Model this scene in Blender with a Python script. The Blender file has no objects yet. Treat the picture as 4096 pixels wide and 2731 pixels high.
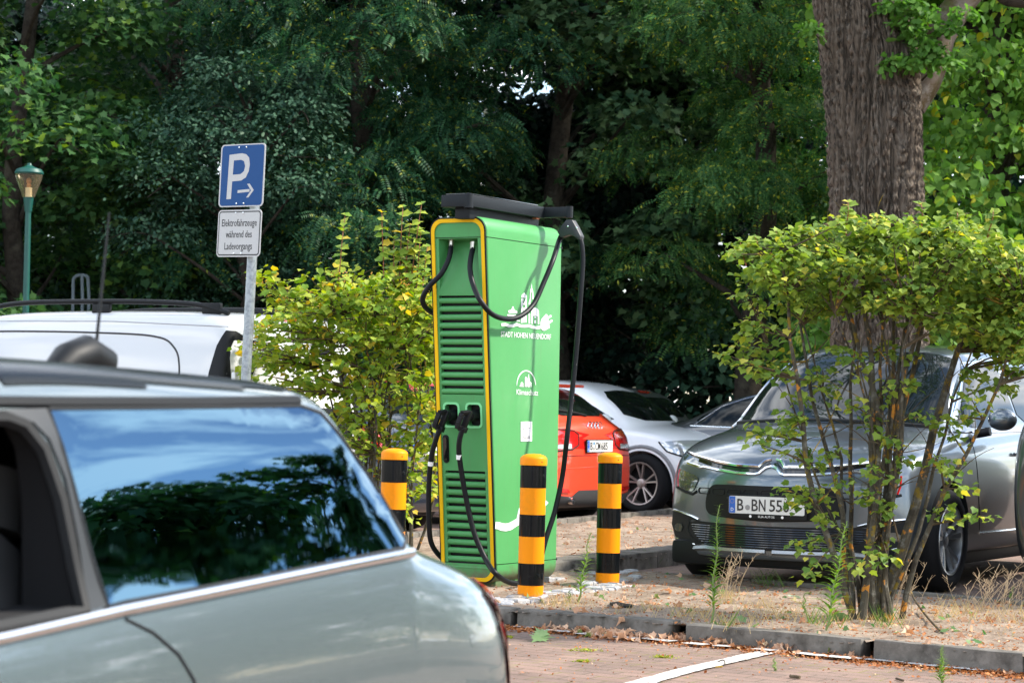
import bpy, bmesh, math, random
import numpy as np
from mathutils import Vector, Matrix, Quaternion
from mathutils.bvhtree import BVHTree
from mathutils.geometry import delaunay_2d_cdt
random.seed(7); rng = np.random.default_rng(7)
C = bpy.context.scene.collection
R_ = math.radians
# ------------------------------------------------------------------ camera
FPX, W0, H0 = 9475.0, 4096.0, 2731.0
CAMZ = 1.10
cam = bpy.data.cameras.new('camera'); co = bpy.data.objects.new('camera', cam); C.objects.link(co)
cam.sensor_width = 36; cam.lens = FPX / W0 * 36; cam.clip_start = .1; cam.clip_end = 3000
CR = Matrix.Rotation(math.pi/2 + .0290, 3, 'X') @ Matrix.Rotation(.019, 3, 'Z')
co.matrix_world = Matrix.Translation((0, 0, CAMZ)) @ CR.to_4x4()
cam.dof.use_dof = True; cam.dof.focus_distance = 14.2; cam.dof.aperture_fstop = 6.3
bpy.context.scene.camera = co
# ------------------------------------------------------------------ light
SUN = Vector((1.0, .06, 0)).normalized() * math.cos(R_(43)) + Vector((0, 0, math.sin(R_(43))))
w = bpy.data.worlds.new("World"); bpy.context.scene.world = w; w.use_nodes = True
nt = w.node_tree; nt.nodes.clear()
def nn(nt, t, **k):
    n = nt.nodes.new(t)
    for a, b in k.items():
        if a in n.inputs: n.inputs[a].default_value = b
        else: setattr(n, a, b)
    return n
sky = nn(nt, 'ShaderNodeTexSky', sky_type='NISHITA', sun_disc=False, sun_elevation=R_(43), sun_rotation=math.atan2(SUN.x, SUN.y), air_density=1.0, dust_density=.6, ozone_density=1.6)
tc = nn(nt, 'ShaderNodeTexCoord'); sx = nn(nt, 'ShaderNodeSeparateXYZ'); nt.links.new(tc.outputs['Generated'], sx.inputs[0])
zz = nn(nt, 'ShaderNodeMath', operation='ADD'); nt.links.new(sx.outputs[2], zz.inputs[0]); zz.inputs[1].default_value = .18
dv = nn(nt, 'ShaderNodeVectorMath', operation='DIVIDE'); nt.links.new(tc.outputs['Generated'], dv.inputs[0])
cb = nn(nt, 'ShaderNodeCombineXYZ')
for i in range(3): nt.links.new(zz.outputs[0], cb.inputs[i])
nt.links.new(cb.outputs[0], dv.inputs[1])
nz = nn(nt, 'ShaderNodeTexNoise', Scale=3.1, Detail=9.0, Roughness=.58, Distortion=.35); nt.links.new(dv.outputs[0], nz.inputs['Vector'])
cr = nn(nt, 'ShaderNodeValToRGB'); cr.color_ramp.elements[0].position = .46; cr.color_ramp.elements[1].position = .60
nt.links.new(nz.outputs['Fac'], cr.inputs[0])
mx = nn(nt, 'ShaderNodeMix', data_type='RGBA'); nt.links.new(cr.outputs[0], mx.inputs[0]); nt.links.new(sky.outputs[0], mx.inputs[6]); mx.inputs[7].default_value = (10.5, 10.8, 11.2, 1)
bg = nn(nt, 'ShaderNodeBackground', Strength=.128); nt.links.new(mx.outputs[2], bg.inputs[0])
wo = nn(nt, 'ShaderNodeOutputWorld'); nt.links.new(bg.outputs[0], wo.inputs[0])
sl = bpy.data.lights.new('sun', 'SUN'); sl.energy = 3.3; sl.angle = R_(4.0); sl.color = (1, .93, .82)
so = bpy.data.objects.new('sun', sl); C.objects.link(so); so.rotation_euler = SUN.to_track_quat('Z', 'Y').to_euler()
vs = bpy.context.scene.view_settings; vs.view_transform = 'Standard'; vs.look = 'None'; vs.exposure = 1.42; vs.gamma = 1
# ------------------------------------------------------------------ helpers
def ray(px, py): return (CR @ Vector(((px-W0/2)/FPX, -(py-H0/2)/FPX, -1))).normalized()
def at(px, py, Y):
    d = ray(px, py); return Vector((0, 0, CAMZ)) + d * (Y / d.y)
def gnd(px, py, z=0.0):
    d = ray(px, py); return Vector((0, 0, CAMZ)) + d * ((z-CAMZ) / d.z)
def onplane(px, py, P, N):
    d = ray(px, py); o = Vector((0, 0, CAMZ)); return o + d * ((P-o).dot(N) / d.dot(N))
def tag(o, label=None, cat=None, group=None, kind=None):
    if label: o['label'] = label
    if cat: o['category'] = cat
    if group: o['group'] = group
    if kind: o['kind'] = kind
    return o
def empty(name, loc, rz=0, label=None, cat=None, group=None):
    o = bpy.data.objects.new(name, None); C.objects.link(o); o.location = loc; o.rotation_euler = (0, 0, rz); o.empty_display_size = .1
    return tag(o, label, cat, group)
def MW(o): return Matrix.Translation(o.location) @ o.rotation_euler.to_matrix().to_4x4()
def link(name, me, mat, parent=None, smooth=False):
    o = bpy.data.objects.new(name, me); C.objects.link(o); o.parent = parent
    if mat is not None:
        for m in (mat if isinstance(mat, (list, tuple)) else [mat]): me.materials.append(m)
    if smooth: me.polygons.foreach_set('use_smooth', [True]*len(me.polygons))
    return o
def npmesh(name, V, F, mat, parent=None, smooth=False):
    """V (n,3); F (m,k) int array"""
    me = bpy.data.meshes.new(name); V = np.asarray(V, dtype=np.float32); F = np.asarray(F, dtype=np.int32)
    me.vertices.add(len(V)); me.vertices.foreach_set('co', V.ravel())
    m, k = F.shape; me.loops.add(m*k); me.loops.foreach_set('vertex_index', F.ravel())
    me.polygons.add(m); me.polygons.foreach_set('loop_start', np.arange(0, m*k, k, dtype=np.int32)); me.polygons.foreach_set('loop_total', np.full(m, k, dtype=np.int32))
    me.update(calc_edges=True); 
    return link(name, me, mat, parent, smooth)
class MB:
    def __init__(s): s.v = []; s.f = []; s.m = []
    def add(s, vs, fs, mi=0):
        n = len(s.v); s.v += [tuple(v) for v in vs]; s.f += [tuple(n+i for i in f) for f in fs]; s.m += [mi]*len(fs); return s
    def box(s, a, b, mi=0, M=None):
        (x0, y0, z0), (x1, y1, z1) = a, b
        vs = [Vector(p) for p in ((x0,y0,z0),(x1,y0,z0),(x1,y1,z0),(x0,y1,z0),(x0,y0,z1),(x1,y0,z1),(x1,y1,z1),(x0,y1,z1))]
        if M is not None: vs = [M @ v for v in vs]
        return s.add(vs, [(0,3,2,1),(4,5,6,7),(0,1,5,4),(1,2,6,5),(2,3,7,6),(3,0,4,7)], mi)
    def tube(s, pts, r, n=8, mi=0, cap=True):
        pts = [Vector(p) for p in pts]; rs = r if isinstance(r, (list, tuple)) else [r]*len(pts)
        base = len(s.v); up = Vector((0, 0, 1)); prev = None
        for i, p in enumerate(pts):
            t = (pts[min(i+1, len(pts)-1)] - pts[max(i-1, 0)]).normalized()
            if prev is None:
                a = t.orthogonal().normalized()
            else:
                a = prev - t*prev.dot(t)
                a = a.normalized() if a.length > 1e-6 else t.orthogonal().normalized()
            prev = a; b = t.cross(a)
            for k in range(n):
                q = 2*math.pi*k/n; s.v.append(tuple(p + (a*math.cos(q)+b*math.sin(q))*rs[i]))
        for i in range(len(pts)-1):
            for k in range(n):
                s.f.append((base+i*n+k, base+i*n+(k+1)%n, base+(i+1)*n+(k+1)%n, base+(i+1)*n+k)); s.m.append(mi)
        if cap:
            s.f.append(tuple(base+k for k in range(n))[::-1]); s.m.append(mi)
            s.f.append(tuple(base+(len(pts)-1)*n+k for k in range(n))); s.m.append(mi)
        return s
    def lathe(s, prof, n=24, M=None, mi=0, axis='z'):
        base = len(s.v)
        for (r, z) in prof:
            for k in range(n):
                q = 2*math.pi*k/n
                p = Vector((r*math.cos(q), r*math.sin(q), z)) if axis == 'z' else Vector((r*math.cos(q), z, r*math.sin(q)))
                s.v.append(tuple(M @ p if M is not None else p))
        for i in range(len(prof)-1):
            for k in range(n):
                s.f.append((base+i*n+k, base+i*n+(k+1)%n, base+(i+1)*n+(k+1)%n, base+(i+1)*n+k)); s.m.append(mi)
        return s
    def prism(s, poly, y0, y1, M=None, mi=0):
        """poly in (x,z), extruded along y"""
        n = len(poly); vs = [Vector((p[0], y0, p[1])) for p in poly] + [Vector((p[0], y1, p[1])) for p in poly]
        if M is not None: vs = [M @ v for v in vs]
        fs = [tuple(range(n)), tuple(range(2*n-1, n-1, -1))] + [(i, i+n, (i+1) % n+n, (i+1) % n) for i in range(n)]
        return s.add(vs, fs, mi)
    def mesh(s, name='m'):
        me = bpy.data.meshes.new(name); me.from_pydata(s.v, [], s.f); me.update()
        me.polygons.foreach_set('material_index', s.m)
        bm = bmesh.new(); bm.from_mesh(me); bmesh.ops.recalc_face_normals(bm, faces=bm.faces); bm.to_mesh(me); bm.free()
        return me
    def build(s, name, mat, parent=None, smooth=False, bevel=0, sharp=None):
        me = s.mesh(name)
        if bevel:
            bm = bmesh.new(); bm.from_mesh(me)
            es = [e for e in bm.edges if len(e.link_faces) == 2 and e.calc_face_angle(0) > .5]
            bmesh.ops.bevel(bm, geom=es, offset=bevel, segments=2, affect='EDGES', profile=.6, clamp_overlap=True); bm.to_mesh(me); bm.free()
        o = link(name, me, mat, parent, smooth or sharp is not None or bevel > 0)
        if sharp is not None or bevel or smooth: me.set_sharp_from_angle(angle=R_(sharp if sharp is not None else 40))
        return o
def apply_mods(o):
    dg = bpy.context.evaluated_depsgraph_get(); ev = o.evaluated_get(dg); me = bpy.data.meshes.new_from_object(ev, depsgraph=dg)
    mats = [m for m in o.data.materials]; o.modifiers.clear(); o.data = me
    return o
def cut(o, cutters):
    for c in cutters:
        m = o.modifiers.new('b', 'BOOLEAN'); m.operation = 'DIFFERENCE'; m.object = c; m.solver = 'EXACT'
    bpy.context.view_layer.update(); apply_mods(o)
    for c in cutters: bpy.data.objects.remove(c)
def smoothline(pts, n=6):
    pts = [Vector(p) for p in pts]; out = []
    for i in range(len(pts)-1):
        p0 = pts[max(i-1, 0)]; p1 = pts[i]; p2 = pts[i+1]; p3 = pts[min(i+2, len(pts)-1)]
        for k in range(n):
            t = k/n; out.append(.5*((2*p1)+(-p0+p2)*t+(2*p0-5*p1+4*p2-p3)*t*t+(-p0+3*p1-3*p2+p3)*t**3))
    out.append(pts[-1]); return out
def rrect(x0, z0, x1, z1, r, n=6):
    out = []
    for cx, cz, a0 in ((x1-r, z1-r, 0), (x0+r, z1-r, 90), (x0+r, z0+r, 180), (x1-r, z0+r, 270)):
        for k in range(n+1):
            a = R_(a0+90*k/n); out.append((cx+r*math.cos(a), cz+r*math.sin(a)))
    return out
def text(s, size, M, mat, parent, name='lettering', sxx=1.0, align='CENTER', ext=.0006, bold=0.0):
    cu = bpy.data.curves.new('t', 'FONT'); cu.body = s; cu.size = size; cu.align_x = align; cu.align_y = 'CENTER'; cu.extrude = ext; cu.offset = bold; cu.resolution_u = 2
    o = bpy.data.objects.new('t', cu); C.objects.link(o); bpy.context.view_layer.update()
    me = bpy.data.meshes.new_from_object(o); bpy.data.objects.remove(o)
    me.transform(M @ Matrix.Diagonal((sxx, 1, 1, 1)))
    me.materials.clear(); return link(name, me, mat, parent)
# ------------------------------------------------------------------ materials
def pm(name, col, rough=.5, metal=0, coat=0, spec=.5, noise=None, bump=None, emit=None, trans=0, coatr=.03):
    m = bpy.data.materials.new(name); m.use_nodes = True; nt = m.node_tree; b = nt.nodes['Principled BSDF']
    b.inputs['Base Color'].default_value = (*col, 1); b.inputs['Roughness'].default_value = rough; b.inputs['Metallic'].default_value = metal
    b.inputs['Coat Weight'].default_value = coat; b.inputs['Coat Roughness'].default_value = coatr; b.inputs['Specular IOR Level'].default_value = spec
    if trans: b.inputs['Transmission Weight'].default_value = trans
    if noise:   # (scale, other colour, lo, hi [, detail])
        tcn = nn(nt, 'ShaderNodeTexCoord'); n = nn(nt, 'ShaderNodeTexNoise', Scale=noise[0], Detail=8.0, Roughness=.65); nt.links.new(tcn.outputs['Object'], n.inputs['Vector'])
        r = nn(nt, 'ShaderNodeMapRange'); r.inputs[1].default_value = noise[2]; r.inputs[2].default_value = noise[3]; nt.links.new(n.outputs['Fac'], r.inputs[0])
        x = nn(nt, 'ShaderNodeMix', data_type='RGBA'); x.inputs[6].default_value = (*col, 1); x.inputs[7].default_value = (*noise[1], 1)
        nt.links.new(r.outputs[0], x.inputs[0]); nt.links.new(x.outputs[2], b.inputs['Base Color'])
    if bump:    # (scale, strength, distance)
        tcn = nn(nt, 'ShaderNodeTexCoord'); n = nn(nt, 'ShaderNodeTexNoise', Scale=bump[0], Detail=6.0); nt.links.new(tcn.outputs['Object'], n.inputs['Vector'])
        bu = nn(nt, 'ShaderNodeBump', Strength=bump[1], Distance=bump[2]); nt.links.new(n.outputs['Fac'], bu.inputs['Height']); nt.links.new(bu.outputs[0], b.inputs['Normal'])
    return m
def leafmat(name, c1, c2, trans=.35, rough=.45, c3=None):
    m = bpy.data.materials.new(name); m.use_nodes = True; nt = m.node_tree; b = nt.nodes['Principled BSDF']; out = nt.nodes['Material Output']
    g = nn(nt, 'ShaderNodeNewGeometry'); r = nn(nt, 'ShaderNodeValToRGB'); nt.links.new(g.outputs['Random Per Island'], r.inputs[0])
    e = r.color_ramp.elements; e[0].color = (*c1, 1); e[1].color = (*c2, 1); e[0].position = .1; e[1].position = .9
    if c3: x = e.new(.97); x.color = (*c3, 1); e[1].position = .9
    nt.links.new(r.outputs[0], b.inputs['Base Color']); b.inputs['Roughness'].default_value = rough+.08; b.inputs['Specular IOR Level'].default_value = .16
    t = nn(nt, 'ShaderNodeBsdfTranslucent'); hs = nn(nt, 'ShaderNodeHueSaturation', Saturation=1.15, Value=1.5); nt.links.new(r.outputs[0], hs.inputs['Color']); nt.links.new(hs.outputs[0], t.inputs[0])
    mxs = nn(nt, 'ShaderNodeMixShader'); mxs.inputs[0].default_value = trans; nt.links.new(b.outputs[0], mxs.inputs[1]); nt.links.new(t.outputs[0], mxs.inputs[2]); nt.links.new(mxs.outputs[0], out.inputs[0])
    return m
def dirt(m, z0, z1, col, scale=18., streak=0.0):
    nt = m.node_tree; b = nt.nodes['Principled BSDF']; L = b.inputs['Base Color'].links; src = L[0].from_socket if L else None
    tcn = nn(nt, 'ShaderNodeTexCoord'); sp_ = nn(nt, 'ShaderNodeSeparateXYZ'); nt.links.new(tcn.outputs['Object'], sp_.inputs[0])
    n = nn(nt, 'ShaderNodeTexNoise', Scale=scale, Detail=8.0, Roughness=.7); nt.links.new(tcn.outputs['Object'], n.inputs['Vector'])
    r = nn(nt, 'ShaderNodeMapRange'); r.inputs[1].default_value = z1; r.inputs[2].default_value = z0; nt.links.new(sp_.outputs[2], r.inputs[0])
    a = nn(nt, 'ShaderNodeMath', operation='ADD'); nt.links.new(r.outputs[0], a.inputs[0]); nt.links.new(n.outputs['Fac'], a.inputs[1])
    g = nn(nt, 'ShaderNodeMapRange'); g.inputs[1].default_value = .95; g.inputs[2].default_value = 1.35; nt.links.new(a.outputs[0], g.inputs[0]); fac = g.outputs[0]
    if streak:
        mp = nn(nt, 'ShaderNodeMapping'); mp.inputs['Scale'].default_value = (1, 1, .045); nt.links.new(tcn.outputs['Object'], mp.inputs[0])
        n2 = nn(nt, 'ShaderNodeTexNoise', Scale=70.0, Detail=5.0, Roughness=.7); nt.links.new(mp.outputs[0], n2.inputs['Vector'])
        s2 = nn(nt, 'ShaderNodeMapRange'); s2.inputs[1].default_value = .55; s2.inputs[2].default_value = .75; s2.inputs[4].default_value = streak; nt.links.new(n2.outputs['Fac'], s2.inputs[0])
        mxx = nn(nt, 'ShaderNodeMath', operation='MAXIMUM'); nt.links.new(fac, mxx.inputs[0]); nt.links.new(s2.outputs[0], mxx.inputs[1]); fac = mxx.outputs[0]
    x = nn(nt, 'ShaderNodeMix', data_type='RGBA'); nt.links.new(fac, x.inputs[0]); x.inputs[7].default_value = (*col, 1)
    if src: nt.links.new(src, x.inputs[6])
    else: x.inputs[6].default_value = b.inputs['Base Color'].default_value
    nt.links.new(x.outputs[2], b.inputs['Base Color'])
BLK = pm('black_plastic', (.006, .007, .008), .5, spec=.22, bump=(300, .15, .001)); RUB = pm('black_rubber', (.012, .012, .013), .6)
BLKG = pm('black_gloss', (.006, .006, .007), .12, coat=.6); CHR = pm('chrome', (.75, .76, .78), .12, metal=1)
GLASS = pm('car_glass', (.004, .006, .006), .03, spec=.28, noise=(6, (.02, .026, .026), .5, .7)); WHITE = pm('white_film', (.78, .78, .78), .4)
TYRE = pm('tyre_rubber', (.012, .012, .013), .8, spec=.15, bump=(120, .4, .004)); REDL = pm('red_lamp', (.45, .01, .008), .12, coat=1); LAMPG = pm('lamp_glass', (.12, .13, .12), .08, coat=1, metal=.5)
CLAMP = pm('clear_lamp', (.6, .62, .62), .08, metal=.5, coat=1)
# ------------------------------------------------------------------ ground
def paver_mat():
    m = bpy.data.materials.new('red_pavers'); m.use_nodes = True; nt = m.node_tree; b = nt.nodes['Principled BSDF']
    tcn = nn(nt, 'ShaderNodeTexCoord'); mp = nn(nt, 'ShaderNodeMapping'); mp.inputs['Rotation'].default_value = (0, 0, R_(34)); nt.links.new(tcn.outputs['Object'], mp.inputs[0])
    br = nn(nt, 'ShaderNodeTexBrick', Scale=1.0); br.inputs['Brick Width'].default_value = .205; br.inputs['Row Height'].default_value = .105
    br.inputs['Mortar Size'].default_value = .006; br.inputs['Mortar Smooth'].default_value = .6; br.inputs['Color1'].default_value = (.20, .128, .098, 1); br.inputs['Color2'].default_value = (.16, .108, .085, 1); br.inputs['Mortar'].default_value = (.07, .055, .035, 1)
    wn = nn(nt, 'ShaderNodeTexNoise', Scale=14.0, Detail=3.0); nt.links.new(mp.outputs[0], wn.inputs['Vector'])
    vm = nn(nt, 'ShaderNodeVectorMath', operation='MULTIPLY_ADD'); nt.links.new(wn.outputs['Color'], vm.inputs[0]); vm.inputs[1].default_value = (.010, .010, 0); nt.links.new(mp.outputs[0], vm.inputs[2]); nt.links.new(vm.outputs[0], br.inputs['Vector'])
    n1 = nn(nt, 'ShaderNodeTexNoise', Scale=260.0, Detail=3.0, Roughness=.7); nt.links.new(tcn.outputs['Object'], n1.inputs['Vector'])
    r1 = nn(nt, 'ShaderNodeMapRange'); r1.inputs[1].default_value = .3; r1.inputs[2].default_value = .75; r1.inputs[3].default_value = .65; r1.inputs[4].default_value = 1.55; nt.links.new(n1.outputs['Fac'], r1.inputs[0])
    n2 = nn(nt, 'ShaderNodeTexNoise', Scale=2.2, Detail=6.0); nt.links.new(tcn.outputs['Object'], n2.inputs['Vector'])
    r2 = nn(nt, 'ShaderNodeMapRange'); r2.inputs[1].default_value = .3; r2.inputs[2].default_value = .7; r2.inputs[3].default_value = .75; r2.inputs[4].default_value = 1.25; nt.links.new(n2.outputs['Fac'], r2.inputs[0])
    mu = nn(nt, 'ShaderNodeMath', operation='MULTIPLY'); nt.links.new(r1.outputs[0], mu.inputs[0]); nt.links.new(r2.outputs[0], mu.inputs[1])
    sc = nn(nt, 'ShaderNodeVectorMath', operation='SCALE'); nt.links.new(br.outputs['Color'], sc.inputs[0]); nt.links.new(mu.outputs[0], sc.inputs['Scale'])
    # moss in the joints, in patches
    n3 = nn(nt, 'ShaderNodeTexNoise', Scale=5.0, Detail=5.0); nt.links.new(tcn.outputs['Object'], n3.inputs['Vector'])
    r3 = nn(nt, 'ShaderNodeMapRange'); r3.inputs[1].default_value = .5; r3.inputs[2].default_value = .6; nt.links.new(n3.outputs['Fac'], r3.inputs[0])
    mm = nn(nt, 'ShaderNodeMath', operation='MULTIPLY'); nt.links.new(r3.outputs[0], mm.inputs[0]); nt.links.new(br.outputs['Fac'], mm.inputs[1])
    x = nn(nt, 'ShaderNodeMix', data_type='RGBA'); nt.links.new(mm.outputs[0], x.inputs[0]); nt.links.new(sc.outputs[0], x.inputs[6]); x.inputs[7].default_value = (.16, .15, .03, 1)
    nt.links.new(x.outputs[2], b.inputs['Base Color']); b.inputs['Roughness'].default_value = .9
    ad = nn(nt, 'ShaderNodeMath', operation='MULTIPLY_ADD'); nt.links.new(br.outputs['Fac'], ad.inputs[0]); ad.inputs[1].default_value = -1.5; nt.links.new(n1.outputs['Fac'], ad.inputs[2])
    bu = nn(nt, 'ShaderNodeBump', Strength=.6, Distance=.004); nt.links.new(ad.outputs[0], bu.inputs['Height']); nt.links.new(bu.outputs[0], b.inputs['Normal'])
    return m
def multi_noise_mat(name, cols, scales, rough=.95, bump=(40, .6, .01), speck=None):
    """cols: base + [(colour, scale, lo, hi)]"""
    m = bpy.data.materials.new(name); m.use_nodes = True; nt = m.node_tree; b = nt.nodes['Principled BSDF']; tcn = nn(nt, 'ShaderNodeTexCoord'); last = None
    for (c, s, lo, hi) in scales:
        n = nn(nt, 'ShaderNodeTexNoise', Scale=s, Detail=8.0, Roughness=.65); nt.links.new(tcn.outputs['Object'], n.inputs['Vector'])
        r = nn(nt, 'ShaderNodeMapRange'); r.inputs[1].default_value = lo; r.inputs[2].default_value = hi; nt.links.new(n.outputs['Fac'], r.inputs[0])
        x = nn(nt, 'ShaderNodeMix', data_type='RGBA'); x.inputs[7].default_value = (*c, 1)
        if last: nt.links.new(last.outputs[2], x.inputs[6])
        else: x.inputs[6].default_value = (*cols, 1)
        nt.links.new(r.outputs[0], x.inputs[0]); last = x
    nt.links.new(last.outputs[2], b.inputs['Base Color']); b.inputs['Roughness'].default_value = rough; b.inputs['Specular IOR Level'].default_value = .2
    n = nn(nt, 'ShaderNodeTexNoise', Scale=bump[0], Detail=8.0, Roughness=.7); nt.links.new(tcn.outputs['Object'], n.inputs['Vector'])
    bu = nn(nt, 'ShaderNodeBump', Strength=bump[1], Distance=bump[2]); nt.links.new(n.outputs['Fac'], bu.inputs['Height']); nt.links.new(bu.outputs[0], b.inputs['Normal'])
    return m
PAV = paver_mat()
SAND = multi_noise_mat('sandy_soil', (.34, .265, .20), [((.20, .15, .11), 3.0, .42, .6), ((.38, .30, .24), 14., .5, .7), ((.09, .055, .035), 75., .57, .66), ((.20, .08, .035), 24., .58, .68)], bump=(60, .8, .02))
SOIL = multi_noise_mat('forest_soil', (.06, .045, .03), [((.10, .07, .04), 6., .4, .6)], bump=(20, .8, .03))
KERB = multi_noise_mat('kerb_concrete', (.135, .122, .104), [((.21, .19, .165), 9., .45, .7), ((.04, .036, .03), 5., .5, .7), ((.24, .21, .18), 90., .62, .7)], bump=(160, .6, .004))
GRAN = multi_noise_mat('granite', (.36, .36, .37), [((.22, .22, .23), 90., .45, .65), ((.5, .49, .47), 30., .55, .7), ((.28, .22, .16), 7., .5, .65)], bump=(120, .6, .004))
PAINT = multi_noise_mat('road_paint', (.50, .48, .45), [((.24, .17, .13), 22., .53, .62), ((.56, .55, .52), 200., .5, .6)], bump=(160, .4, .003))
def npoise(x, y, s, seed=0):
    return np.sin(x*s*1.7+seed)*np.cos(y*s*1.3+seed*2.1)+.5*np.sin(x*s*3.1+y*s*2.3+seed*1.7)+.25*np.cos(x*s*6.7-y*s*5.1+seed)
# measured kerb points (front line and rear line of the planting island)
A1 = gnd(2065, 2434, .02); A1b = gnd(2740, 2487, .02); A15 = gnd(3440, 2550, .02); A2 = gnd(4096, 2612, .02)
ddL = (A1-A1b).normalized(); ddR = (A2-A15).normalized()
A0 = A1 + ddL*6; A3 = A2 + ddR*4
def nearz(y): return -.085 - max(0., 11-y)*.0208
def grid_sheet(name, x0, x1, y0, y1, nx, ny, zf, mat, keep=None, kind='structure'):
    X, Y = np.meshgrid(np.linspace(x0, x1, nx), np.linspace(y0, y1, ny)); Z = zf(X, Y)
    V = np.stack([X.ravel(), Y.ravel(), Z.ravel()], 1); idx = np.arange(nx*ny).reshape(ny, nx)
    F = np.stack([idx[:-1, :-1].ravel(), idx[:-1, 1:].ravel(), idx[1:, 1:].ravel(), idx[1:, :-1].ravel()], 1)
    if keep is not None:
        cxy = V[F].mean(1); F = F[keep(cxy[:, 0], cxy[:, 1])]
    o = npmesh(name, V, F, mat, smooth=True); return tag(o, kind=kind)
def left_of(P, Q, X, Y): return (Q[0]-P[0])*(Y-P[1])-(Q[1]-P[1])*(X-P[0])
grid_sheet('ground', -900, 900, -900, 1500, 30, 40, lambda X, Y: X*0-.6, SOIL)
grid_sheet('pavement', -9, 9, -6, 16, 10, 60, lambda X, Y: -.085-np.maximum(0, 11-Y)*.0208, PAV)
grid_sheet('car_park', -30, 30, 13.2, 40, 30, 14, lambda X, Y: X*0-.02, PAV, keep=lambda X, Y: (Y > 15) | (X > 1.5))
grid_sheet('forest_floor', -60, 60, 29.5, 90, 120, 60, lambda X, Y: .02+.05*npoise(X, Y, .5)+np.maximum(0, Y-30)*.01, SOIL)
# rear edge of the island (in front of the silver car)
B0 = gnd(2640, 2296, .02); B1 = gnd(3000, 2322, .02); B2 = gnd(3372, 2352, .02); B3 = gnd(4096, 2408, .02); B4 = B3 + (B3-B2).normalized()*4
K0 = gnd(2205, 2262, .08); K1 = gnd(2731, 2203, .08); kd = (K1-K0).normalized(); K2 = K0+kd*13
L0 = gnd(2487, 2062, .1); L1 = gnd(2688, 2043, .1); ld = (L1-L0).normalized(); La = L0-ld*14; Lb = L0+ld*9
def pl(P): return [(p.x, p.y) for p in P]
def inpoly(poly, X, Y):
    ins = np.zeros(X.shape, bool); n = len(poly); j = n-1
    for i in range(n):
        xi, yi = poly[i]; xj, yj = poly[j]
        c = ((yi > Y) != (yj > Y)) & (X < (xj-xi)*(Y-yi)/(yj-yi+1e-12)+xi); ins ^= c; j = i
    return ins
island = pl([A0, A1, A1b, A15, A2, A3, B4, B3, B2, B1, B0]) + pl([K0 + Vector((.1, 0, 0)), K0+kd*.4]) + pl([Vector((-2, 15.4, 0)), Vector((-6.5, 17.5, 0))])
back = pl([Vector((-9, 17.0, 0)), Vector((-3.2, 14.6, 0)), Vector((K0.x, K0.y-.5, 0)), K0, K1, K2, Lb, L1, L0, La])
def sandz(X, Y):
    b = np.clip((left_of(A1, K0, X, Y)*0+ (Y-15.3))/1.2, 0, 1)
    return .005+.07*b+.010*npoise(X, Y, 3.1)+.006*npoise(X, Y, 11., 3.)
def offs(poly, d):   # crude inward shift towards the centroid
    return poly
X_, Y_ = None, None
o = grid_sheet('sand_bed', -8, 5.5, 10.2, 27, 340, 420, sandz, SAND, keep=lambda X, Y: inpoly(island, X, Y) | inpoly(back, X, Y))
# kerb stones -----------------------------------------------------------------
def kerbstone(P, Q, wid, h, top, label, group, side=1, mat=KERB, name='kerb_stone', gap=.012, cat='kerb stone', dz=0):
    P = Vector((P.x, P.y, 0)); Q = Vector((Q.x, Q.y, 0)); d = (Q-P); L = d.length; a = math.atan2(d.y, d.x)
    mb = MB(); nx = max(3, int(L/.12)); V = []
    mb.box((gap/2, 0, top-h), (L-gap/2, side*wid, top))
    me = mb.mesh(); bm = bmesh.new(); bm.from_mesh(me)
    bmesh.ops.subdivide_edges(bm, edges=[e for e in bm.edges if abs(e.verts[0].co.x-e.verts[1].co.x) > .2], cuts=nx)
    es = [e for e in bm.edges if len(e.link_faces) == 2 and e.calc_face_angle(0) > .8]
    bmesh.ops.bevel(bm, geom=es, offset=.008, segments=2, affect='EDGES', profile=.5)
    for v in bm.verts:
        v.co += Vector((random.gauss(0, .0012), random.gauss(0, .0018), random.gauss(0, .0018)))
    bm.to_mesh(me); bm.free()
    o = link(name, me, mat, smooth=True); me.set_sharp_from_angle(angle=R_(35)); o.location = (P.x, P.y, dz); o.rotation_euler = (0, 0, a)
    return tag(o, label, cat, group)
def kerbrow(P, Q, n, labels, group, **k):
    for i in range(n):
        p = P.lerp(Q, i/n); q = P.lerp(Q, (i+1)/n); kerbstone(p, q, k['wid'], k['h'], k['top'], labels[i] if i < len(labels) else labels[-1], group, side=k.get('side', 1), dz=random.uniform(-.006, .006))
GF = 'kerb stones along the front of the planting island'
kerbstone(A1+ddL*1.06, A1+ddL*.03, .10, .24, .02, 'short visible end of the dark kerb stone nearest the silver hatchback', GF)
kerbstone(A1, gnd(2690, 2483, .02), .10, .24, .02, 'dark kerb stone standing in front of the striped bollards', GF)
kerbstone(gnd(2738, 2488, .02), gnd(3448, 2551, .02), .10, .24, .015, 'dark kerb stone in front of the tall weed and beside the white bay line', GF)
kerbstone(gnd(3489, 2558, .02), A2, .10, .24, .02, 'dark kerb stone in front of the leafy shrub stems', GF)
for i in range(4): kerbstone(A1+ddL*(1.07*(i+2)), A1+ddL*(1.07*(i+1)+.01), .10, .24, .02, 'kerb stone hidden behind the silver hatchback', GF)
for i in range(3): kerbstone(A2+ddR*(.02+1.05*i), A2+ddR*(1.05*(i+1)), .10, .24, .02, 'kerb stone continuing past the right edge of the island', GF)
GB = 'low kerb stones behind the planting island'
kerbstone(B0, B1, .09, .2, .03, 'low kerb stone behind the granite setts, left of the silver people carrier', GB)
kerbstone(B1, B2, .09, .2, .035, 'low kerb stone directly under the number plate of the silver people carrier', GB)
kerbstone(B2, B3, .09, .2, .03, 'low kerb stone in front of the people carrier wheel, behind the shrub', GB)
kerbstone(B3, B4, .09, .2, .03, 'low kerb stone in front of the dark car at the right', GB)
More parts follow.
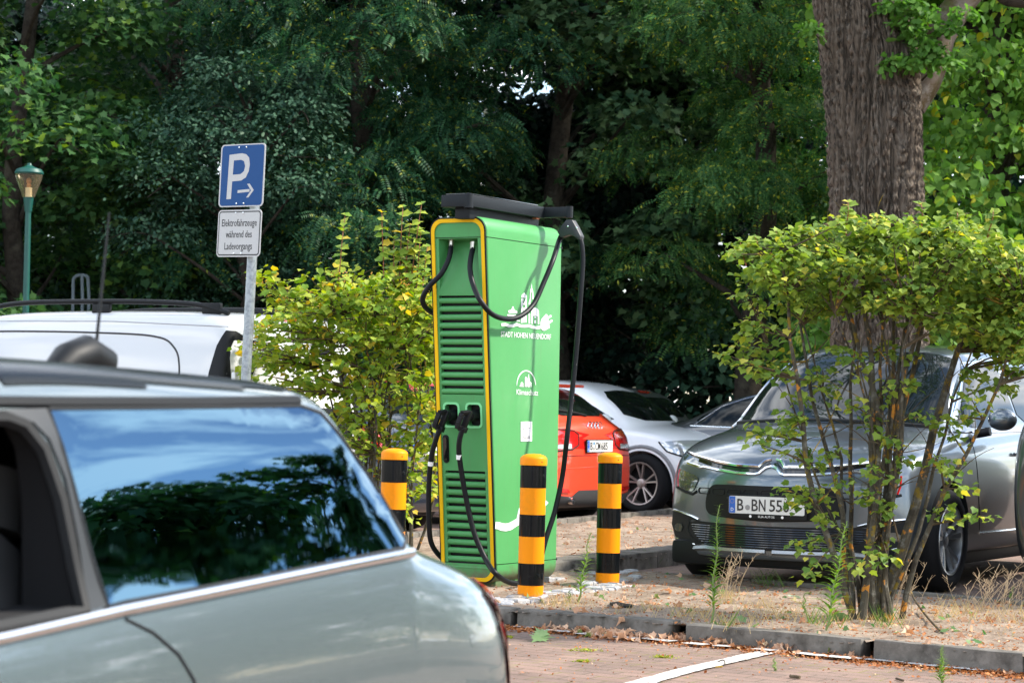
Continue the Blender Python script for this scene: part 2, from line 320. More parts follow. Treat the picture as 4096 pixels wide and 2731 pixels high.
GS = 'broad concrete edging slabs beside the sandy bed'
cuts = [0, .78, 1.75, 2.75, 3.75, 4.8, 5.9, 7, 8.2, 9.4, 10.6, 11.8, 13]
for i in range(len(cuts)-1):
    kerbstone(K0+kd*cuts[i], K0+kd*cuts[i+1], .26, .3, .10, ['broad weathered edging slab right behind the charging station', 'broad weathered edging slab behind the right hand striped bollard', 'broad edging slab running under the left headlight of the silver car', 'broad edging slab hidden behind the silver people carrier'][min(i, 3)], GS)
GR = 'kerb stones in front of the far parking row'
for i in range(22):
    t = -14+i*1.05
    if -9 < t < 9: kerbstone(L0+ld*t, L0+ld*(t+1.05), .10, .25, .12, 'far kerb stone below the red hatchback' if -1.5 < t < 0 else ('far kerb stone below the front wheel of the white hatchback' if 0 <= t < 1 else 'far kerb stone at the foot of the far parking row'), GR)
# painted markings --------------------------------------------------------------
def strip(P, Q, wid, z, name='painted_line', label=None, cat=None):
    P = Vector((P.x, P.y, 0)); Q = Vector((Q.x, Q.y, 0)); d = (Q-P).normalized(); n = Vector((-d.y, d.x, 0)); L = (Q-P).length; k = max(2, int(L/.05)); V = []; 
    for i in range(k+1):
        p = P.lerp(Q, i/k); j1 = random.gauss(0, .0025); j2 = random.gauss(0, .0025)
        for s, j in ((.5, j1), (-.5, j2)): q = p+n*(wid*s+j); V.append((q.x, q.y, z + .003 + nearz(q.y)+.085))
    F = [(2*i, 2*i+1, 2*i+3, 2*i+2) for i in range(k)]
    return tag(npmesh(name, V, F, PAINT), kind='structure')
zl = -.081
q1 = gnd(3070, 2610, -.085); q2 = gnd(2440, 2752, -.085); dd = (q2-q1).normalized(); strip(q1, q1+dd*6.5, .105, zl)
for a, b in (((2060, 2513), (2145, 2518)), ((2175, 2527), (2290, 2536)), ((2310, 2541), (2400, 2549)), ((2405, 2549), (2560, 2564)), ((2570, 2560), (2695, 2574)), ((2745, 2580), (2830, 2588)), ((2855, 2590), (2930, 2594)), ((3020, 2603), (3100, 2611)),
             ((3190, 2620), (3300, 2633)), ((3310, 2633), (3445, 2645)), ((3465, 2645), (3620, 2657)), ((3630, 2660), (3760, 2673)), ((3790, 2675), (3930, 2690))):
    strip(gnd(*a, -.085), gnd(*b, -.085), .085, zl+.009)
# granite setts round the charging station
def setts():
    mb = MB(); vr = []
    def band(P, Q, rows, step=.10):
        P = Vector((P.x, P.y, 0)); Q = Vector((Q.x, Q.y, 0)); d = (Q-P).normalized(); n = Vector((-d.y, d.x, 0)); L = (Q-P).length
        for r in range(rows):
            s = random.uniform(0, .05)
            while s < L:
                l = random.uniform(.085, .13); c = P+d*(s+l/2)+n*(r*step+step/2); h = .018+random.gauss(0, .005); a = random.gauss(0, .06)
                ax = (d*math.cos(a)+n*math.sin(a))*(l/2-.008); ay = (-d*math.sin(a)+n*math.cos(a))*(step/2-.007)
                base = len(mb.v); tz = random.gauss(0, .004)
                for k, (fx, fz) in enumerate(((1, -.03), (1, h-.006), (.82, h+.003))):
                    for sx_, sy_ in ((-1, -1), (1, -1), (1, 1), (-1, 1)):
                        q = c+ax*sx_*fx*random.uniform(.93, 1.03)+ay*sy_*fx*random.uniform(.93, 1.03); mb.v.append((q.x, q.y, fz+tz*sx_))
                for k in range(2):
                    for j in range(4): mb.f.append((base+k*4+j, base+k*4+(j+1) % 4, base+k*4+4+(j+1) % 4, base+k*4+4+j)); mb.m.append(0)
                mb.f.append((base+8, base+9, base+10, base+11)); mb.m.append(0); s += l
    a = gnd(1850, 2432, 0); b = gnd(2135, 2412, 0); band(a, b, 2); band(gnd(2125, 2405, 0), gnd(2540, 2352, 0), 2)
    band(gnd(2180, 2330, 0), gnd(2600, 2300, 0), 3); band(gnd(1500, 2300, 0), gnd(1850, 2420, 0), 3); band(gnd(2420, 2352, 0), gnd(2610, 2310, 0), 2)
    band(gnd(2240, 2300, 0), gnd(2460, 2275, 0), 3)
    o = mb.build('cobbled_edging', GRAN, smooth=True, sharp=30); tag(o, kind='structure')
setts()
# ------------------------------------------------------------------ bollards
ORG = pm('bollard_orange', (.80, .25, .001), .5, spec=.15, coat=.03, bump=(60, .12, .002), noise=(9, (.62, .23, .01), .55, .8)); BBK = pm('bollard_black_foil', (.004, .005, .006), .14, spec=.25, noise=(30, (.02, .023, .023), .6, .7))
dirt(ORG, -.02, .07, (.25, .17, .10), 26.); dirt(BBK, -1, -.5, (.05, .045, .04), 30., .35)
def bollard(P, h, label, r=.0765, tilt=.006):
    e = empty('bollard', P, 0, label, 'bollard', 'striped bollards around the charging station'); e.rotation_euler = (0, tilt, 0)
    MB().lathe([(r-.001, -.12), (r-.001, h-.075), (0.0001, h-.075)], 40).build('post', ORG, e, sharp=40)
    cap = MB().lathe([(r+.001, h-.068), (r+.003, h-.066), (r+.003, h-.030), (r+.001, h-.024), (r*.86, h-.012), (r*.5, h-.002), (0.0001, h)], 40).build('cap', ORG, e, sharp=30)
    s = MB(); s.lathe([(.004, 0), (.0045, .002), (0.0001, .0025)], 10, M=Matrix.Translation((r*.62, -r*.80, h-.047)) @ Matrix.Rotation(R_(90), 4, 'X') @ Matrix.Rotation(R_(38), 4, 'Y')); s.build('screw', BLK, cap)
    hb = .1285*h/.85; zt = h-.071
    for k in range(3):
        z1 = zt - k*(.285*h/.85); z0 = z1-hb
        MB().lathe([(r-.001, z0), (r+.0005, z0+.0005), (r+.0005, z1-.0005), (r-.001, z1)], 40).build('black_band', BBK, e, smooth=True, sharp=40)
    return e
bol1 = gnd(2121, 2393, 0); bol1.z = 0
bollard(bol1, .848, 'striped bollard standing in front of the charging station side, band torn at the bottom')
bollard(gnd(2429, 2339, 0), .845, 'striped bollard right of the charging station, in front of the red hatchback')
b3 = at(1571, 2000, 14.07); b3.z = 0
bollard(b3, .862, 'striped bollard left of the charging station, in front of the yellow green shrub')
# peeled foil on the first bollard
pe = [o for o in bpy.data.objects if o.name.startswith('bollard')][0]
fl = MB(); pts = []
for k in range(9):
    a = R_(-62+k*7); rr = .0785+.004*math.sin(k*.9); pts.append(Vector((rr*math.cos(a), rr*math.sin(a), .140-.0*k)))
V = []; 
for k in range(9):
    a = R_(-70+k*8); z = .146-.006*k if k < 5 else .116+.012*(k-5); V += [(.0775*math.cos(a), .0775*math.sin(a), .150), (.079*math.cos(a), .079*math.sin(a), z+.008*math.sin(k*2.)+(.03 if k == 6 else 0))]
npmesh('torn_foil', V, [(2*i, 2*i+1, 2*i+3, 2*i+2) for i in range(8)], BBK, pe)
# ------------------------------------------------------------------ charging station
GRN = pm('green_powder_coat', (.068, .28, .088), .42, spec=.28, bump=(900, .25, .0006), noise=(3.0, (.08, .30, .10), .35, .7))
GRND = pm('green_plinth', (.03, .20, .045), .6, noise=(12, (.05, .12, .04), .5, .7)); dirt(GRN, .02, .22, (.12, .13, .07), 14., .35); dirt(GRND, -.02, .12, (.13, .10, .06), 16.); YEL = pm('yellow_strip', (.78, .46, .004), .5, spec=.2); LGR = pm('light_green_rim', (.20, .62, .27), .35); ANT = pm('anthracite_metal', (.009, .012, .015), .5, spec=.22, bump=(600, .3, .0006)); BRS = pm('cable_gland_metal', (.55, .5, .42), .3, metal=1); CAB = pm('cable_rubber', (.006, .007, .009), .45, spec=.2, bump=(250, .25, .001))
G0 = gnd(1972, 2352, 0); uX = Vector((math.sin(R_(30)), math.cos(R_(30)), 0)); vY = Vector((-uX.y, uX.x, 0))   # u = depth of the cabinet, vY = to its left end
ch = empty('charging_station', G0, math.atan2(uX.y, uX.x), 'tall green charging station with a yellow edged front, black arm on top and hanging cables', 'charging station')
CI = MW(ch).inverted()
def cside(px, py, off=0.0):      # pixel -> local point on the side face (local y = -off)
    return CI @ onplane(px, py, G0 + vY*(-off), vY)
fa = cside(1946, 935); fb = cside(1987, 2285); lean = (fb.x-fa.x)/(fb.z-fa.z); 
def fx(z): return fa.x + (z-fa.z)*lean
Nf = Vector((1, 0, -lean)).normalized()
Nw = (MW(ch).to_3x3() @ Nf)
def cfront(px, py, off=0.0):
    return CI @ onplane(px, py, MW(ch) @ (Vector((fx(1.), 0, 1.)) - Nf*off), Nw)
tl = cfront(1722, 950); tr = cfront(1948, 950); Wc = tl.y - tr.y
bx1 = cside(2254, 1100).x; bx2 = cside(2234, 2230).x
def bx(z): return bx2 + (bx1-bx2)*(z-.25)/1.6
ztop = cfront(1850, 866).z; zbot = cfront(1950, 2334).z; y0c, y1c = 0.0, Wc
print('CHG', fa, fb, Wc, bx1, bx2, ztop, zbot, flush=True)
def shell(z0, z1, x0o, name, mat, inset=0.0, par=ch, rad=.085):
    ring = rrect(y0c+inset, zbot+inset, y1c-inset, ztop-inset, rad, 8); S = [0, .012, .03, .5, .955, .985, 1.0]; sc = [.014, .003, 0, 0, 0, .012, .05]
    cy, cz = (y0c+y1c)/2, (zbot+ztop)/2; V = []; n = len(ring)
    for s, k in zip(S, sc):
        for (y, z) in ring:
            yy = y+(k if y < cy else -k)*min(1, abs(y-cy)/.1); zz_ = z+(k if z < cz else -k)*min(1, abs(z-cz)/.1); a = fx(zz_)+x0o+inset; b = bx(zz_)-inset
            V.append((a+(b-a)*s, yy, zz_))
    F = [(i*n+j, i*n+(j+1) % n, (i+1)*n+(j+1) % n, (i+1)*n+j) for i in range(len(S)-1) for j in range(n)] + [tuple(range(n))[::-1], tuple((len(S)-1)*n+j for j in range(n))]
    me = bpy.data.meshes.new(name); me.from_pydata(V, [], F); bm = bmesh.new(); bm.from_mesh(me); bmesh.ops.recalc_face_normals(bm, faces=bm.faces)
    if z0 > -1: bmesh.ops.bisect_plane(bm, geom=bm.verts[:]+bm.edges[:]+bm.faces[:], plane_co=(0, 0, z0), plane_no=(0, 0, -1), clear_outer=True); bmesh.ops.holes_fill(bm, edges=[e for e in bm.edges if e.is_boundary])
    if z1 < 9: bmesh.ops.bisect_plane(bm, geom=bm.verts[:]+bm.edges[:]+bm.faces[:], plane_co=(0, 0, z1), plane_no=(0, 0, 1), clear_outer=True); bmesh.ops.holes_fill(bm, edges=[e for e in bm.edges if e.is_boundary])
    bmesh.ops.recalc_face_normals(bm, faces=bm.faces); bm.to_mesh(me); bm.free()
    o = link(name, me, mat, par, True); me.set_sharp_from_angle(angle=R_(28)); return o
zs1 = cside(2060, 964).z; zs0 = cside(2110, 2246).z
shell(zs1+.0025, 10, 0, 'top_cover', GRN); cabi = shell(zs0+.0025, zs1-.0025, 0, 'cabinet', GRN); shell(-2, zs0-.0025, 0, 'bottom_cover', GRN); shell(-2, 10, 0, 'inner_core', BLK, inset=.006)
MB().box((fx(.1)+.05, .035, -.05), (bx(.1)-.09, y1c-.035, zbot+.02)).build('plinth', GRND, ch, bevel=.006)
# local frame of the front face: (y, t) -> 3d, t along the slope, out = towards the viewer
zu = Vector((lean, 0, 1)).normalized()
def FF(y, z, out=0.0): return Vector((fx(z), y, z)) - Nf*out
def fpoly(outline, out, depth, name, mat, par=ch, hole=None, sharp=30):
    """plate in the front face from (y,z) outline; optional hole outline with the same number of points -> ring"""
    mb = MB(); n = len(outline)
    A = [FF(y, z, out) for y, z in outline]; B = [FF(y, z, out-depth) for y, z in outline]
    if hole is None:
        mb.add(A+B, [tuple(range(n)), tuple(range(2*n-1, n-1, -1))]+[(i, (i+1) % n, (i+1) % n+n, i+n) for i in range(n)])
    else:
        A2_ = [FF(y, z, out) for y, z in hole]; B2_ = [FF(y, z, out-depth) for y, z in hole]
        fs = []
        for i in range(n):
            j = (i+1) % n; fs += [(i, j, 2*n+j, 2*n+i), (i, n+i, n+j, j), (2*n+i, 2*n+j, 3*n+j, 3*n+i)]
        mb.add(A+B+A2_+B2_, fs)
    return mb.build(name, mat, par, sharp=sharp)
r0 = rrect(y0c, zbot, y1c, ztop, .085, 10)
def ins(d): return rrect(y0c+d, zbot+d, y1c-d, ztop-d, max(.02, .085-d*.6), 10)
fpoly(ins(.004), .006, .006, 'black_seal', BLK, hole=ins(.013)); fpoly(ins(.013), .009, .007, 'yellow_strip', YEL, hole=ins(.036))
def fyz(px, py): p = cfront(px, py); return (p.y, p.z)
# pocket for the cables, open louvre fields, plug sockets: cut into the cabinet
ya = fyz(1757, 1100)[0]; yb = fyz(1917, 1100)[0]; ztp = fyz(1830, 953)[1]; zlo = fyz(1830, 1165)[1]
cutters = []
def cutter(mb): me = mb.mesh(); o = bpy.data.objects.new('c', me); C.objects.link(o); o.parent = ch; cutters.append(o)
pk = MB(); n_ = 6
P0 = [Vector((fx(ztp)-.03, y, ztp)) for y in (yb, ya)]; P1 = [Vector((fx(ztp)+.13, y, ztp-.01)) for y in (yb+.02, ya-.02)]; P3 = [Vector((fx(zlo)-.004, y, zlo)) for y in (yb, ya)]; P4 = [Vector((fx(zlo)-.03, y, zlo)) for y in (yb, ya)]
pk.add([P0[0], P0[1], P1[1], P1[0], P3[0], P3[1], P4[1], P4[0]], [(0, 1, 2, 3), (3, 2, 5, 4), (4, 5, 6, 7), (7, 6, 1, 0), (0, 3, 4, 7), (1, 6, 5, 2)]); cutter(pk)
fields = []
for (x1_, y1_, x2_, y2_, nsl, xl, xr) in ((1757, 1182, 1924, 1578, 12, None, None), (1783, 1883, 1950, 2330, 12, None, None)):
    za = fyz(x2_-80, y1_)[1]; zb_ = fyz(x2_-80, y2_)[1]; fields.append((za, max(zb_, zbot+.075), nsl))
yl = fyz(1762, 1400)[0]; yr = fyz(1930, 1400)[0]; yl2 = fyz(1785, 2000)[0]; yr2 = fyz(1944, 2000)[0]
for (za, zb_, nsl), (p, q) in zip(fields, ((yl, yr), (yl2, yr2))):
    m_ = MB(); m_.add([FF(q, zb_, .02), FF(p, zb_, .02), FF(p, za, .02), FF(q, za, .02), FF(q, zb_, -.035), FF(p, zb_, -.035), FF(p, za, -.035), FF(q, za, -.035)], [(0, 1, 2, 3), (4, 7, 6, 5), (0, 4, 5, 1), (1, 5, 6, 2), (2, 6, 7, 3), (3, 7, 4, 0)]); cutter(m_)
soc = []
for (xa, ya_, xb, yb_) in ((1774, 1608, 1840, 1710), (1863, 1609, 1930, 1712)):
    a = fyz(xa, (ya_+yb_)/2); b = fyz(xb, (ya_+yb_)/2); zt_ = fyz((xa+xb)/2, ya_)[1]; zb2 = fyz((xa+xb)/2, yb_)[1]; soc.append((a[0], b[0], zt_, zb2))
    ol = rrect(b[0]+.014, zb2+.014, a[0]-.014, zt_-.014, .022, 5); m_ = MB(); n = len(ol)
    m_.add([FF(y, z, .03) for y, z in ol]+[FF(y, z, -.07) for y, z in ol], [tuple(range(n)), tuple(range(2*n-1, n-1, -1))]+[(i, (i+1) % n, (i+1) % n+n, i+n) for i in range(n)]); cutter(m_)
bpy.context.view_layer.update(); cut(cabi, cutters); cabi.data.materials.clear(); cabi.data.materials.append(GRN); cabi.data.set_sharp_from_angle(angle=R_(28))
# the inner core must not fill the pockets
core = [o for o in ch.children if o.name.startswith('inner_core')][0]
bpy.data.objects.remove(core)
for zc in (zs1, zs0):
    MB().box((fx(zc)+.008, y0c+.006, zc-.006), (bx(zc)-.008, y1c-.006, zc+.006)).build('joint_seal', BLK, ch)
for (za, zb_, nsl), (p, q) in zip(fields, ((yl, yr), (yl2, yr2))):
    g = MB(); pitch = (za-zb_)/nsl
    g.add([FF(q, zb_, -.033), FF(p, zb_, -.033), FF(p, za, -.033), FF(q, za, -.033)], [(0, 1, 2, 3)], 1)
    for k in range(nsl):
        zc = za-(k+.5)*pitch; prof = []
        for j in range(9):
            a = R_(-100+j*22); prof.append((zc-pitch*.12+.35*pitch*math.sin(a)*1.0, -.016+.018*math.cos(a)))
        V = [FF(p-.001, z, o_) for z, o_ in prof]+[FF(q+.001, z, o_) for z, o_ in prof]; m = len(prof)
        g.add(V, [(j, j+1, m+j+1, m+j) for j in range(m-1)])
    g.build('vent_louvres', [GRN, BLK], ch, sharp=50)
for (a, b, zt_, zb2) in soc:
    s_ = fpoly(rrect(b, zb2, a, zt_, .030, 6), .005, .006, 'socket_frame', LGR, hole=rrect(b+.013, zb2+.013, a-.013, zt_-.013, .022, 6)); 
    fpoly(rrect(b+.012, zb2+.012, a-.012, zt_-.012, .022, 6), -.045, .005, 'socket', BLK, par=s_)
# door handle (swing handle) and round lock mark
hx = fyz(1785, 1795); ht = fyz(1784, 1738)[1]; hb_ = fyz(1786, 1850)[1]
hd = fpoly(rrect(hx[0]-.021, hb_, hx[0]+.021, ht, .020, 5), .006, .008, 'handle_plate', BLK); fpoly(rrect(hx[0]-.012, hb_+.012, hx[0]+.012, ht-.015, .011, 5), .016, .012, 'handle', BLKG, par=hd)
# arm on top ------------------------------------------------------------------
def ctop(px, py, z):  # pixel -> local at height z
    return CI @ gnd(px, py, z)
zT = ztop; 
fl_ = cfront(1806, 858); 
bA = cside(1895, 868, -.05); bB = cside(2168, 905, -.05)
MB().box((bA.x-.01, .075, zT-.02), (bB.x, cfront(1806, 800).y-.065, zT+.06)).build('arm_plinth', ANT, ch, bevel=.003)
aL = cside(1895, 800, .0)
xF = bA.x-.07; zA0, zA1 = zT+.048, zT+.122; yR = .035; yL = cfront(1806, 800).y; xB = cside(2197, 850, 0).x
arm = MB()
arm.box((xF, yR+.03, zA0), (xF+.075, yL, zA1)); arm.box((xF+.03, yR, zA0+.001), (xB, yR+.075, zA1-.001)); arm.box((xF+.03, yL-.075, zA0+.001), (xB-.1, yL-.002, zA1-.001))
arm.build('cable_arm', ANT, ch, bevel=.004)
cor = MB(); cor.lathe([(.030, zA0-.006), (.030, zA1+.006), (.0001, zA1+.006)], 20, M=Matrix.Translation((xF+.03, yR+.03, 0))); cor.build('corner_post', ANT, ch, sharp=40)
MB().box((xF+.02, yR+.02, zA1+.003), (xB-.05, yL-.02, zA1+.010)).build('arm_lid', BLKG, ch, bevel=.002)
e1 = cside(2297, 850, .0)
hp = CI @ onplane(2285, 850, MW(ch) @ Vector((xB, 0, 0)), uX)   # end of the swung arm, in the plane x = xB
yE = hp.y
MB().box((xB-.01, yE+.022, zA0+.004), (xB+.028, yR+.05, zA1-.004)).build('swing_arm', ANT, ch, bevel=.004)
MB().lathe([(.0001, zA0-.002), (.024, zA0), (.024, zA1), (.0001, zA1+.001)], 20, M=Matrix.Translation((xB+.01, yE+.02, 0))).build('arm_end', ANT, ch, sharp=40)
MB().box((xB-.085, yR+.01, zA0-.010), (xB-.045, yR+.05, zA0-.001)).build('pivot_pin', pm('rusty_pin', (.35, .10, .05), .5), ch)
# cable saddle (inverted Y)
def inpl(px, py, x): return CI @ onplane(px, py, MW(ch) @ Vector((x, 0, 0)), uX)
xS = xB+.012
S = [inpl(px, py, xS) for px, py in ((2272, 880), (2296, 880), (2310, 905), (2330, 945), (2327, 962), (2318, 956), (2300, 944), (2285, 941), (2270, 944), (2254, 951), (2246, 944), (2236, 930), (2252, 905))]
sd = MB(); n = len(S); sd.add([p+Vector((-.028, 0, 0)) for p in S]+[p+Vector((.028, 0, 0)) for p in S], [tuple(range(n)), tuple(range(2*n-1, n-1, -1))]+[(i, (i+1) % n, (i+1) % n+n, i+n) for i in range(n)])
sad = sd.build('cable_saddle', pm('grey_rubber', (.025, .028, .032), .5), ch, bevel=.008)
for px, py in ((2272, 905), (2307, 911)):
    p = inpl(px, py, xS-.030); MB().lathe([(.006, 0), (.006, .004), (.0001, .005)], 10, M=Matrix.Translation(p) @ Matrix.Rotation(R_(-90), 4, 'Y')).build('bolt', CHR, sad)
# cables -------------------------------------------------------------------
RC = .0165
def sp(px, py, off): return cside(px, py, off)
def fp(px, py, off): return cfront(px, py, off)
gl = []
for (px, py) in ((1805, 975), (1892, 985)):
    p = cfront(px, py, -.055); gl.append(p)
    g = MB(); M_ = Matrix.Translation(p) @ Matrix.Rotation(R_(6), 4, 'Y')
    g.lathe([(.014, .012), (.014, .028), (.020, .028), (.020, .012), (.017, .012), (.017, -.012), (.019, -.012), (.019, -.018), (.015, -.020)], 8, M=M_); g.build('cable_gland', BRS, ch)
cableA = [gl[1]+Vector((0, 0, -.01)), fp(1882, 1040, .0), fp(1881, 1085, .04), fp(1893, 1140, .07), sp(1925, 1205, .05)*.5+fp(1915, 1195, .085)*.5, sp(1968, 1256, .06), sp(2030, 1276, .075), sp(2085, 1262, .09), sp(2135, 1215, .10), sp(2175, 1130, .11), sp(2212, 1040, .12), inpl(2234, 970, xS-.005), inpl(2244, 945, xS)]
MB().tube(smoothline(cableA, 8), RC, 14).build('charging_cable', CAB, ch, smooth=True)
cableB = [inpl(2321, 955, xS), inpl(2328, 990, xS), inpl(2330, 1060, xS), inpl(2322, 1180, xS-.02), inpl(2305, 1400, xS-.04), inpl(2285, 1600, xS-.08), inpl(2268, 1750, xS-.14), sp(2250, 1900, .17), sp(2220, 2040, .14), sp(2185, 2150, .12), sp(2160, 2240, .11), sp(2130, 2310, .12), sp(2080, 2330, .11), sp(2030, 2325, .10), sp(1980, 2290, .10), fp(1945, 2240, .10), fp(1900, 2140, .09), fp(1870, 2020, .09), fp(1848, 1900, .10), fp(1836, 1810, .115), fp(1838, 1760, .125), fp(1850, 1715, .12)]
MB().tube(smoothline(cableB, 8), RC, 14).build('charging_cable', CAB, ch, smooth=True)
cableC = [gl[0]+Vector((0, 0, -.01)), fp(1795, 1035, 0), fp(1765, 1095, .05), fp(1728, 1145, .08)+Vector((0, .02, 0)), fp(1707, 1195, .08)+Vector((0, .03, 0)), fp(1708, 1235, .05)+Vector((.05, .03, 0)), fp(1730, 1262, .0)+Vector((.2, .05, 0)), fp(1800, 1262, 0)+Vector((.42, .16, 0)), fp(1850, 1100, 0)+Vector((.62, .26, 0)), Vector((.84, y1c+.13, 2.0)), Vector((.9, y1c+.1, 2.1))]
MB().tube(smoothline(cableC, 8), RC, 14).build('charging_cable', CAB, ch, smooth=True)
cableD = [fp(1760, 1712, .12), fp(1743, 1760, .12), fp(1725, 1830, .11), fp(1715, 1950, .10), fp(1716, 2070, .09), fp(1728, 2160, .06)+Vector((0, .01, 0)), fp(1745, 2215, .02)+Vector((.05, .02, 0)), fp(1765, 2260, .0)+Vector((.2, .06, 0)), Vector((.5, y1c+.1, .07)), Vector((.8, y1c+.12, .4)), Vector((.9, y1c+.12, 1.2)), Vector((.9, y1c+.1, 2.0))]
MB().tube(smoothline(cableD, 8), RC, 14).build('charging_cable', CAB, ch, smooth=True)
for a, b in ((fp(1836, 1818, .114), fp(1836, 1836, .112)), (fp(1724, 1845, .109), fp(1722, 1862, .108))):
    MB().tube([a, b], RC+.0012, 16).build('cable_label', WHITE, ch, smooth=True, sharp=50)
# plugs
def plug(A, B_, soc_):
    """A: cable entry (local), B_: top of handle; soc_: (y,z) socket centre"""
    p = empty('charging_plug', (0, 0, 0)); p.parent = ch
    c = FF(soc_[0], soc_[1], 0)
    body = MB(); d = (B_-A).normalized(); out = -Nf
    # collar into the socket
    body.tube([c-out*.045, c+out*.03, c+out*.055], [.034, .034, .030], 14)
    body.tube([c+out*.04, c+out*.07+Vector((0, .012, -.008)), B_*.45+A*.55], [.030, .028, .022], 10)
    body.build('nozzle', BLK, p, smooth=True, sharp=40)
    h = MB(); t = out.cross(d).normalized()
    def bar(P, Q, w1, w2):
        dd_ = (Q-P).normalized(); s = t; n_ = dd_.cross(s).normalized(); vs = []
        for R2 in (P, Q):
            for a_, b_ in ((-1, -1), (1, -1), (1, 1), (-1, 1)): vs.append(R2+s*w1*a_+n_*w2*b_)
        h.add(vs, [(0, 1, 2, 3), (4, 7, 6, 5), (0, 4, 5, 1), (1, 5, 6, 2), (2, 6, 7, 3), (3, 7, 4, 0)])
    in1 = A+d*.012; top = B_
    bar(in1, top, .017, .015); o2 = in1+out*.045+d*.005-Vector((0, -.022, 0)); t2 = top+out*.052-d*.012+Vector((0, .022, 0))
    bar(o2, t2, .015, .011); bar(top-d*.01, t2, .015, .012); bar(in1-d*.005, o2, .017, .014); bar(A-d*.02, A+d*.014, .023, .022)
    h.build('grip', BLK, p, bevel=.004)
    rb = MB()
    for k in range(4):
        q = o2.lerp(t2, .35+.17*k)+out*.0115; rb.tube([q-t*.013, q+t*.013], .0022, 6)
    rb.build('grip_ribs', BLKG, p)
s1 = soc[0]; s2 = soc[1]
plug(fp(1762, 1712, .105), fp(1790, 1640, .085), ((s1[0]+s1[1])/2, (s1[2]+s1[3])/2)); plug(fp(1852, 1715, .105), fp(1880, 1642, .085), ((s2[0]+s2[1])/2, (s2[2]+s2[3])/2))
# decals on the side ------------------------------------------------------------
def dec(polys, name, mat, off=.0035, par=ch):
    mb = MB()
    for P in polys:
        L = [sp(px, py, 0) for px, py in P]; n = len(L)
        mb.add([Vector((p.x, -off, p.z)) for p in L]+[Vector((p.x, -off+.0028, p.z)) for p in L], [tuple(range(n)), tuple(range(2*n-1, n-1, -1))]+[(i, (i+1) % n, (i+1) % n+n, i+n) for i in range(n)])
    return mb.build(name, mat, par)
def q5(pts): return [(1960+x/2.85, 1100+y/2.85) for x, y in pts]
def strk(pts, w):   # ribbon polygon along a polyline
    L, R2 = [], []
    for i, (x, y) in enumerate(pts):
        x0, y0 = pts[max(i-1, 0)]; x1, y1 = pts[min(i+1, len(pts)-1)]; d = math.hypot(x1-x0, y1-y0) or 1; nx, ny = -(y1-y0)/d, (x1-x0)/d
        ww = w[i] if isinstance(w, (list, tuple)) else w
        L.append((x+nx*ww/2, y+ny*ww/2)); R2.append((x-nx*ww/2, y-ny*ww/2))
    return L+R2[::-1]
logo = [[(205, 405), (235, 398), (245, 385), (250, 362), (256, 358), (264, 362), (268, 385), (280, 402), (305, 412), (305, 437), (207, 430)],
        [(195, 447), (290, 452), (310, 468), (195, 466)], [(300, 515), (335, 518), (338, 530), (300, 528)],
        [(355, 258), (357, 232), (368, 218), (378, 214), (383, 202), (388, 202), (393, 214), (405, 220), (415, 238), (415, 262)],
        [(353, 270), (368, 270), (366, 545), (350, 545)], [(398, 272), (415, 272), (412, 540), (397, 540)], [(368, 270), (378, 270), (378, 300), (398, 302), (398, 272), (398, 335), (368, 330)][:6],
        [(368, 318), (398, 321), (398, 340), (368, 337)], [(376, 370), (392, 370), (391, 540), (376, 543)],
        [(469, 95), (474, 150), (484, 175), (488, 200), (490, 275), (478, 275), (478, 205), (468, 190), (462, 205), (461, 300), (445, 310), (436, 330), (436, 315), (445, 290), (450, 270), (453, 175), (464, 150)],
        [(436, 320), (450, 300), (455, 330), (436, 340)], [(436, 440), (452, 440), (452, 552), (436, 550)],
        [(468, 410), (492, 380), (515, 372), (535, 380), (552, 410), (556, 560), (541, 558), (541, 470), (482, 462), (480, 556), (466, 553)],
        [(502, 478), (512, 470), (522, 478), (522, 492), (502, 490)], [(500, 515), (520, 512), (520, 553), (502, 550)]]
logo = [q5(p) for p in logo]
logo.append(q5(strk([(125, 566), (170, 562), (210, 578), (255, 578), (300, 562), (345, 580), (390, 582), (440, 578), (480, 592), (520, 602), (560, 596), (600, 588)], 32)))
plugp = [(628, 452), (634, 446), (644, 448), (650, 458), (652, 470), (674, 590), (672, 605), (650, 612), (640, 622), (612, 634), (590, 626), (575, 600), (572, 540), (582, 505), (605, 480)]
logo.append(q5(plugp)); logo.append(q5([(652, 480), (686, 455), (697, 460), (697, 474), (662, 500)])); logo.append(q5([(664, 534), (698, 508), (709, 514), (709, 528), (670, 555)]))
dec(logo, 'town_emblem', WHITE)
arc = [(300+ (1-math.cos(R_(a)))*108.5, 1272-math.sin(R_(a))*184+ (1-math.cos(R_(a)))*2) for a in range(4, 177, 8)]
k2 = [q5(strk(arc, [3+9*math.sin(R_(a)) for a in range(4, 177, 8)]))]
for p in ([(332, 1262), (383, 1266), (383, 1272), (332, 1270)], [(340, 1250), (378, 1254), (378, 1260), (340, 1258)], [(345, 1238), (352, 1228), (360, 1216), (368, 1228), (376, 1240), (376, 1246), (345, 1242)],
          [(394, 1180), (398, 1166), (405, 1156), (412, 1166), (416, 1180), (416, 1273), (394, 1271)], [(424, 1180), (430, 1160), (436, 1122), (440, 1160), (446, 1190), (446, 1275), (424, 1272)], [(448, 1222), (456, 1214), (466, 1228), (466, 1275), (458, 1275), (458, 1240), (448, 1236)]): k2.append(q5(p))
dec(k2, 'climate_emblem', WHITE)
